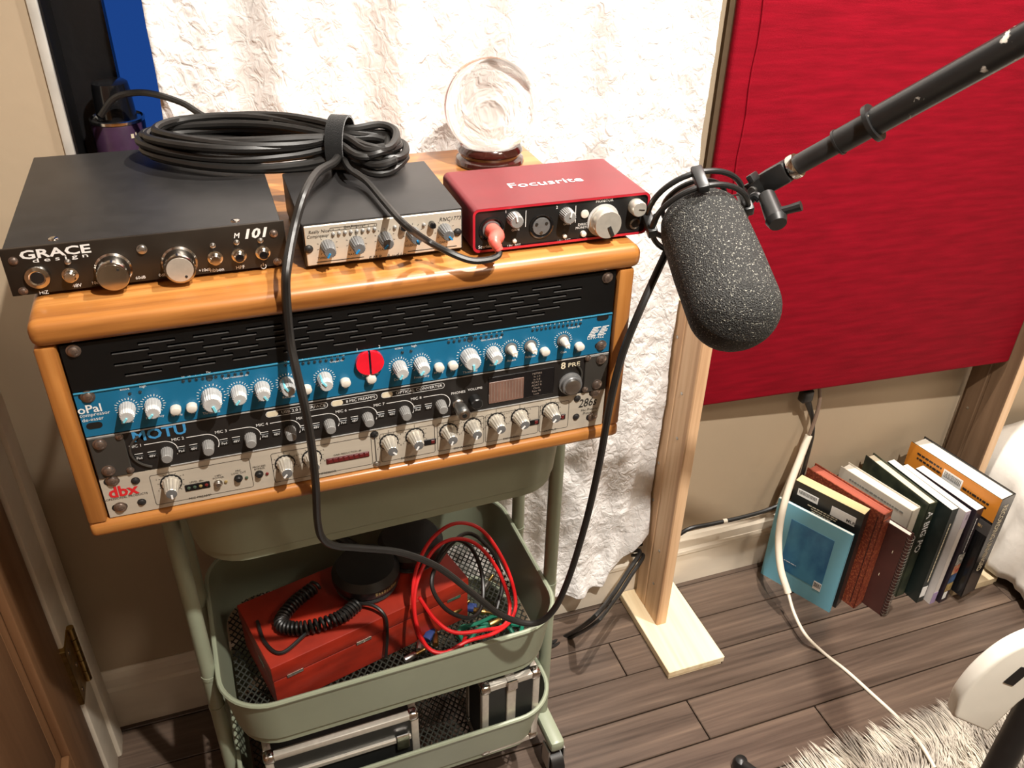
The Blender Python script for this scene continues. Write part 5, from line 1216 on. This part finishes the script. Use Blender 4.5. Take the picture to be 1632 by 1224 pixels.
# 10 large orange and black book
b10 = book('large_hardcover', 'tall black and orange hardcover with a barcode sticker leaning by the right post', 1.389, 0.160, 9.5, 0.200, 0.247, 0.040, bmat('black_gloss_cover', (0.012, 0.012, 0.013), 0.25, coat=0.3), PAGEW, z0=0.0200)
ORG = bmat('orange_cover_band', (0.60, 0.22, 0.025), 0.4, var=0.08); GRB = bmat('grey_cover_band', (0.085, 0.078, 0.075), 0.4)
patch(b10, 'orange_band', 0.0, 0.200, 0.192, 0.247, ORG); patch(b10, 'grey_band', 0.0, 0.160, 0.158, 0.186, GRB)
mb = MB()
for k, (yc, zc) in enumerate(((0.152, 0.232), (0.150, 0.222), (0.046, 0.222), (0.048, 0.212))): bars(mb, yc, zc, 0.056, 0.0042, 20 + k)
mb.build('cover_print', BLACK_INK, b10, smooth=False)['kind'] = 'stuff'
mb = MB(); cover_text(mb, 'FOR RECORDING', 0.080, 0.172, 0.0078, width=0.050); mb.v = [(v[0] - 0.0003, v[1], v[2]) for v in mb.v]; bars(mb, 0.132, 0.172, 0.044, 0.0056, 31); bars(mb, 0.033, 0.172, 0.036, 0.0056, 32)
mb.build('band_lettering', bmat('tan_title_ink', (0.55, 0.36, 0.17)), b10, smooth=False)['kind'] = 'stuff'
barcode(b10, 0.098, 0.224, 0.042, 0.024)
mb = MB(); spine_text(mb, 'RECORDING UNHINGED', 0.020, 0.145, 0.0150, width=0.165, bold=0.02); mb.build('spine_lettering', CREAM_INK, b10, smooth=False)

# ================================================================ cables behind the post and the pale cable by the books
pw = thing('power_cable', 'black power cable with plug hanging below the red panel along the wall', 'cable', (1.06, 0.372, 0.30))
PYc = 0.372
pts = [ony(1286, 636, PYc), ony(1294, 662, PYc), ony(1295, 690, PYc), ony(1287, 725, PYc), ony(1275, 765, PYc), ony(1256, 795, PYc), ony(1225, 812, PYc), ony(1180, 825, PYc), ony(1135, 835, 0.3745), ony(1098, 843, 0.3765)]
far_ = [(0.845, 0.381 - 0.0015, 0.130), (0.79, 0.3885 - 0.0015, 0.131), (0.765, 0.381, 0.128), ony(1020, 880, 0.350), ony(1000, 912, 0.320), ony(975, 950, 0.285), ony(945, 985, 0.240), onz(905, 1012, 0.0045), onz(868, 1028, 0.0045), onz(810, 1035, 0.0045)]
MB().tube(spline(pts + far_, 8), 0.0040, 8).build('cord', RUBBER, pw, off=pw.location)
far2 = [(p[0] + 0.004, p[1] - 0.007, max(p[2] - 0.004, 0.0042)) for p in far_[3:]]
MB().tube(spline([(0.770, 0.376, 0.118)] + far2, 8), 0.0034, 8).build('cord', RUBBER, pw, off=pw.location)
p_ = Vector(pts[0]); MB().rbox(p_.x - 0.016, p_.x + 0.008, p_.y - 0.009, p_.y + 0.009, p_.z - 0.004, p_.z + 0.022, 0.005, 3).build('plug', BLK_PLAST, pw, off=pw.location)
MB().cyl(p_, pts[1], 0.0066, 0.0045, n=12).build('strain_relief', BLK_PLAST, pw, off=pw.location)
MB().cyl(Vector(ony(1152, 831, 0.3735)), Vector(ony(1158, 830, 0.3735)), 0.0047, n=12).build('white_mark', WHITE_CORD, pw, off=pw.location)
wc = thing('pale_cable', 'off-white sleeved cable dropping past the books and running over the floor to the rug', 'cable', onz(1320, 1045, 0.0))
tp = [ony(1306, 612, 0.366), ony(1306, 640, 0.364), ony(1299, 668, 0.361), ony(1290, 692, 0.358)]
MB().tube(spline(tp, 8), 0.0034, 8).build('taupe_end', TAUPE_CORD, wc, off=wc.location)
ths = [ony(1289, 694, 0.357), ony(1276, 728, 0.350), ony(1260, 770, 0.338), ony(1247, 815, 0.322), ony(1241, 860, 0.302), ony(1244, 905, 0.276), ony(1256, 945, 0.245)]
MB().tube(spline(ths, 8), 0.0066, 12).build('sleeve', WHITE_CORD, wc, off=wc.location)
thn = [ony(1256, 945, 0.245), ony(1266, 978, 0.214), ony(1284, 1012, 0.172), onz(1312, 1040, 0.0035), onz(1350, 1070, 0.0032), onz(1390, 1106, 0.0032), onz(1425, 1138, 0.0032), onz(1448, 1162, 0.018), onz(1470, 1190, 0.035), onz(1490, 1224, 0.03)]
MB().tube(spline(thn, 8), 0.0031, 10).build('cord', WHITE_CORD, wc, off=wc.location)

# ================================================================ things in the cart
TB2 = 0.287 + 0.0045; TB1 = 0.118 + 0.0045
rbA = math.radians(14.5)
rb = thing('red_wooden_box', 'red stained wooden box lying in the middle tray of the cart', 'box', (0.106, 0.104, TB2), (0, 0, rbA))
MB().rbox(0, 0.290, 0, 0.125, 0, 0.052, 0.002, 2).build('body', W_RED, rb)
MB().rbox(-0.001, 0.291, -0.001, 0.126, 0.0535, 0.080, 0.002, 2).build('lid', W_RED, rb)
for x in (0.018, 0.115, 0.255): MB().rbox(x, x + 0.022, -0.0016, -0.0008, 0.0505, 0.0560, 0.0003, 1).build('latch', CHROME, rb)
MB().rbox(-0.0016, -0.0008, 0.03, 0.05, 0.0505, 0.0560, 0.0003, 1).build('latch', CHROME, rb)
RBM = Matrix.Translation(rb.location) @ Matrix.Rotation(rbA, 4, 'Z')
rt = TB2 + 0.080
hp = thing('headphones', 'black closed headphones with coiled cord lying on the red box', 'headphones', tuple(RBM @ Vector((0.15, 0.07, 0.0805))))
of = hp.location
E1 = RBM @ Vector((0.165, 0.066, 0.0805)); E2 = RBM @ Vector((0.245, 0.085, 0.0805))
for E_, tilt in ((E1, 0.0), (E2, 0.0)):
    me_ = Matrix.Translation(E_)
    ec = MB().lathe([(0.028, 0.012), (0.043, 0.012), (0.047, 0.018), (0.047, 0.028), (0.040, 0.038), (0.020, 0.041)], 36, me_).build('ear_cup', BLK_PLAST, hp, off=of)
    pts_ = [tuple(me_ @ Vector((0.036 * math.cos(2 * math.pi * k / 32), 0.036 * math.sin(2 * math.pi * k / 32), 0.0085))) for k in range(32)]
    MB().tube(pts_, 0.0082, 10, closed=True).build('ear_cushion', VELCRO, ec, off=of)
hb = [tuple(E1 + Vector((0.0, 0.046, 0.022)))] + [tuple((E1 + E2) / 2 + Vector((0.075 * math.cos(a), 0.075 * math.sin(a) + 0.03, 0.028))) for a in (2.6, 2.1, 1.57, 1.0, 0.5)] + [tuple(E2 + Vector((0.01, 0.046, 0.022)))]
hb = [(min(p[0], 0.43), min(p[1], 0.318), p[2]) for p in hb]
MB().tube(spline(hb, 6), 0.007, 10).build('headband', BLK_PLAST, hp, off=of)
mb = MB(); mm_ = Matrix.Translation(E1) @ Matrix.Rotation(math.radians(18), 4, 'Z')
for k in range(9):
    a = -0.2 + k * 0.085; mb.box(-0.0014, 0.0014, -0.0476, -0.0472, 0.0205, 0.0245 if k % 3 else 0.0256, mm_ @ Matrix.Rotation(a, 4, 'Z'))
mb.build('print', mat('dull_gold_ink', (0.26, 0.19, 0.08), 0.5, var=0.2, vscale=(200, 200, 200)), hp, off=of, smooth=False)['kind'] = 'stuff'
def helix(P, R, turns, n=14):
    sp = [Vector(p) for p in spline(P, 30)]; out = []; tot = turns * n
    for k in range(tot + 1):
        f = k / tot * (len(sp) - 1.001); i = int(f); p = sp[i].lerp(sp[i + 1], f - i); t = (sp[min(i + 1, len(sp) - 1)] - sp[max(i - 1, 0)]).normalized()
        u = t.cross(Vector((0, 0, 1))).normalized(); b = t.cross(u); a = 2 * math.pi * k / n
        out.append(tuple(p + (u * math.cos(a) + b * math.sin(a)) * R))
    return out
rz = rt + 0.0125
MB().tube(helix([RBM @ Vector((0.135, 0.030, 0.0915)), RBM @ Vector((0.100, 0.020, 0.0915)), RBM @ Vector((0.055, 0.030, 0.0915)), RBM @ Vector((0.035, 0.052, 0.0915)), RBM @ Vector((0.060, 0.075, 0.0915)), RBM @ Vector((0.100, 0.090, 0.0915))], 0.0078, 34), 0.0022, 6).build('coiled_cord', RUBBER, hp, off=of)
MB().tube(spline([tuple(RBM @ Vector((0.135, 0.030, 0.092))), tuple(RBM @ Vector((0.150, 0.012, 0.094))), tuple(RBM @ Vector((0.158, -0.004, 0.083))), tuple(RBM @ Vector((0.157, -0.0075, 0.05))), tuple(RBM @ Vector((0.152, -0.009, 0.012)))], 8), 0.0024, 8).build('cord_end', RUBBER, hp, off=of)
MB().tube(spline([tuple(RBM @ Vector((0.060, 0.022, 0.090))), tuple(RBM @ Vector((0.020, 0.012, 0.0845))), tuple(RBM @ Vector((0.008, 0.040, 0.0838))), tuple(RBM @ Vector((0.012, 0.080, 0.0838)))], 8), 0.0024, 8).build('cord_end', RUBBER, hp, off=of)
# red patch cable: loops standing up out of the tray
def loopy(pts): return spline([ony(u, v, y) for u, v, y in pts], 8)
rk = thing('red_patch_cable', 'red patch cable looped loosely above the cart tray', 'cable', (0.39, 0.15, TB2))
la = [(742, 1014, 0.105), (728, 1044, 0.10), (692, 1040, 0.10), (667, 1010, 0.11), (658, 950, 0.135), (666, 900, 0.16), (690, 857, 0.19), (727, 834, 0.205), (768, 845, 0.20), (803, 895, 0.175), (821, 950, 0.15), (816, 985, 0.125), (790, 1008, 0.105), (745, 1022, 0.095), (708, 1040, 0.09),
      (680, 1030, 0.100), (662, 985, 0.118), (664, 930, 0.143), (690, 878, 0.175), (724, 859, 0.190), (760, 868, 0.187), (793, 908, 0.165), (812, 960, 0.142), (805, 995, 0.116), (772, 1004, 0.105), (725, 1008, 0.103), (694, 988, 0.115), (668, 952, 0.130)]
MB().tube(loopy(la), 0.0027, 8).build('cord', RED_CORD, rk, off=rk.location)
bk_ = thing('black_patch_cable', 'black patch cable looped inside the red cable in the cart', 'cable', (0.40, 0.18, TB2))
lb = [(690, 900, 0.165), (720, 862, 0.195), (750, 872, 0.20), (768, 915, 0.185), (768, 965, 0.150), (748, 985, 0.128), (710, 970, 0.125), (688, 930, 0.140), (705, 885, 0.175), (745, 850, 0.222), (785, 880, 0.21), (800, 930, 0.185), (792, 970, 0.16)]
MB().tube(loopy(lb), 0.0030, 8).build('cord', RUBBER, bk_, off=bk_.location)
gk = thing('green_patch_cables', 'green patch cable coiled on the mesh of the cart tray', 'cable', (0.38, 0.13, TB2))
gp = []
for k in range(52):
    a = 2 * math.pi * k / 17; R1, R2 = 0.046 + 0.008 * math.sin(k * 1.3), 0.036 + 0.006 * math.cos(k * 0.9)
    gp.append((0.402 + R1 * math.cos(a), 0.112 + 0.01 * math.sin(k * .21) + R2 * math.sin(a), TB2 + 0.005 + 0.012 * k / 52 + 0.003 * math.sin(a * 2 + k)))
MB().tube(spline(gp, 5), 0.0029, 8).build('cord', GREEN_CORD, gk, off=gk.location)
for (u, v, r) in ((684, 1012, 0.9), (748, 968, -0.4)):
    p = onz(u, v, TB2 + 0.008); MB().rbox(-0.011, 0.011, -0.006, 0.006, -0.004, 0.004, 0.002, 2, Matrix.Translation(p) @ Matrix.Rotation(r, 4, 'Z')).build('blue_tie', BLUE_TAPE, gk, off=gk.location)
for i, (u, v, r) in enumerate(((722, 990, 0.5), (668, 1036, 1.2), (694, 1028, 1.3), (645, 1052, 0.3), (780, 1008, 0.2), (770, 940, 0.8), (755, 985, -0.5))):
    p = onz(u, v, TB2 + 0.006); cn = thing('jack_connector', ('steel jack plug lying among the cables in the cart tray' if i % 2 else 'brass jack plug lying among the cables in the cart tray'), 'plug', (p[0], p[1], TB2 + (0.0 if i in (1, 2, 3, 5) else 0.016)), (0, 0, r), 'steel jack plugs among the cables' if i % 2 else 'brass jack plugs among the cables')
    ym = Matrix.Translation((0, 0, 0.006)) @ Matrix.Rotation(math.radians(90), 4, 'Y')
    MB().lathe([(0.0042, 0), (0.0046, 0.002), (0.0046, 0.016), (0.0036, 0.018)], 14, ym).build('sleeve', STEEL if i % 2 else BRASS, cn)
    MB().lathe([(0.0024, 0.018), (0.0024, 0.030), (0.0030, 0.032), (0.0012, 0.036)], 12, ym).build('tip', BRASS, cn)
# aluminium cases in the bottom tray
BLK_HIDE = mat('black_textured_laminate', (0.014, 0.015, 0.014), 0.45, var=0.2, vscale=(60, 60, 60), bump=0.4, bscale=700, bdist=0.0004)
def flight(name, label, loc, rz_, sx, sy, sz, split):
    t = thing(name, label, 'case', loc, (0, 0, math.radians(rz_)))
    MB().rbox(0.002, sx - 0.002, 0.002, sy - 0.002, 0.002, sz - 0.002, 0.002, 1).build('shell_panels', BLK_HIDE, t)
    e = 0.011
    for y in (0, sy - e):
        for z in (0, sz - e): MB().rbox(0.008, sx - 0.008, y, y + e, z, z + e, 0.0025, 2).build('edge_rail', ALU, t)
    for x in (0, sx - e):
        for z in (0, sz - e): MB().rbox(x, x + e, 0.008, sy - 0.008, z, z + e, 0.0025, 2).build('edge_rail', ALU, t)
        for y in (0, sy - e): MB().rbox(x, x + e, y, y + e, 0.008, sz - 0.008, 0.0025, 2).build('edge_rail', ALU, t)
    for x in (-0.0012, sx - 0.0148):
        for y in (-0.0012, sy - 0.0148):
            for z in (-0.0 , sz - 0.0148): MB().rbox(x, x + 0.016, y, y + 0.016, max(z, 0.0), z + 0.016, 0.005, 3).build('corner_cap', CHROME, t)
    for xs in split: MB().rbox(xs - 0.007, xs + 0.007, -0.0012, sy + 0.0012, 0.011, sz + 0.0012, 0.001, 1).build('strap_rail', ALU, t)
    return t
fc = flight('flight_case', 'long aluminium flight case with black panels in the bottom tray', (0.078, 0.062, TB1), 1.5, 0.205, 0.088, 0.132, ())
MB().rbox(0.172, 0.190, -0.004, 0.0, 0.070, 0.098, 0.001, 1).build('latch', CHROME, fc); MB().rbox(0.012, 0.193, -0.002, 0.003, 0.084, 0.092, 0.001, 1).build('lid_rail', ALU, fc)
fc2 = flight('small_aluminium_case', 'small upright aluminium case with black panels in the bottom tray', (0.372, 0.062, TB1), 3, 0.088, 0.070, 0.150, (0.044,))
MB().rbox(0.036, 0.052, -0.005, -0.001, 0.135, 0.153, 0.001, 1).build('latch', CHROME, fc2)
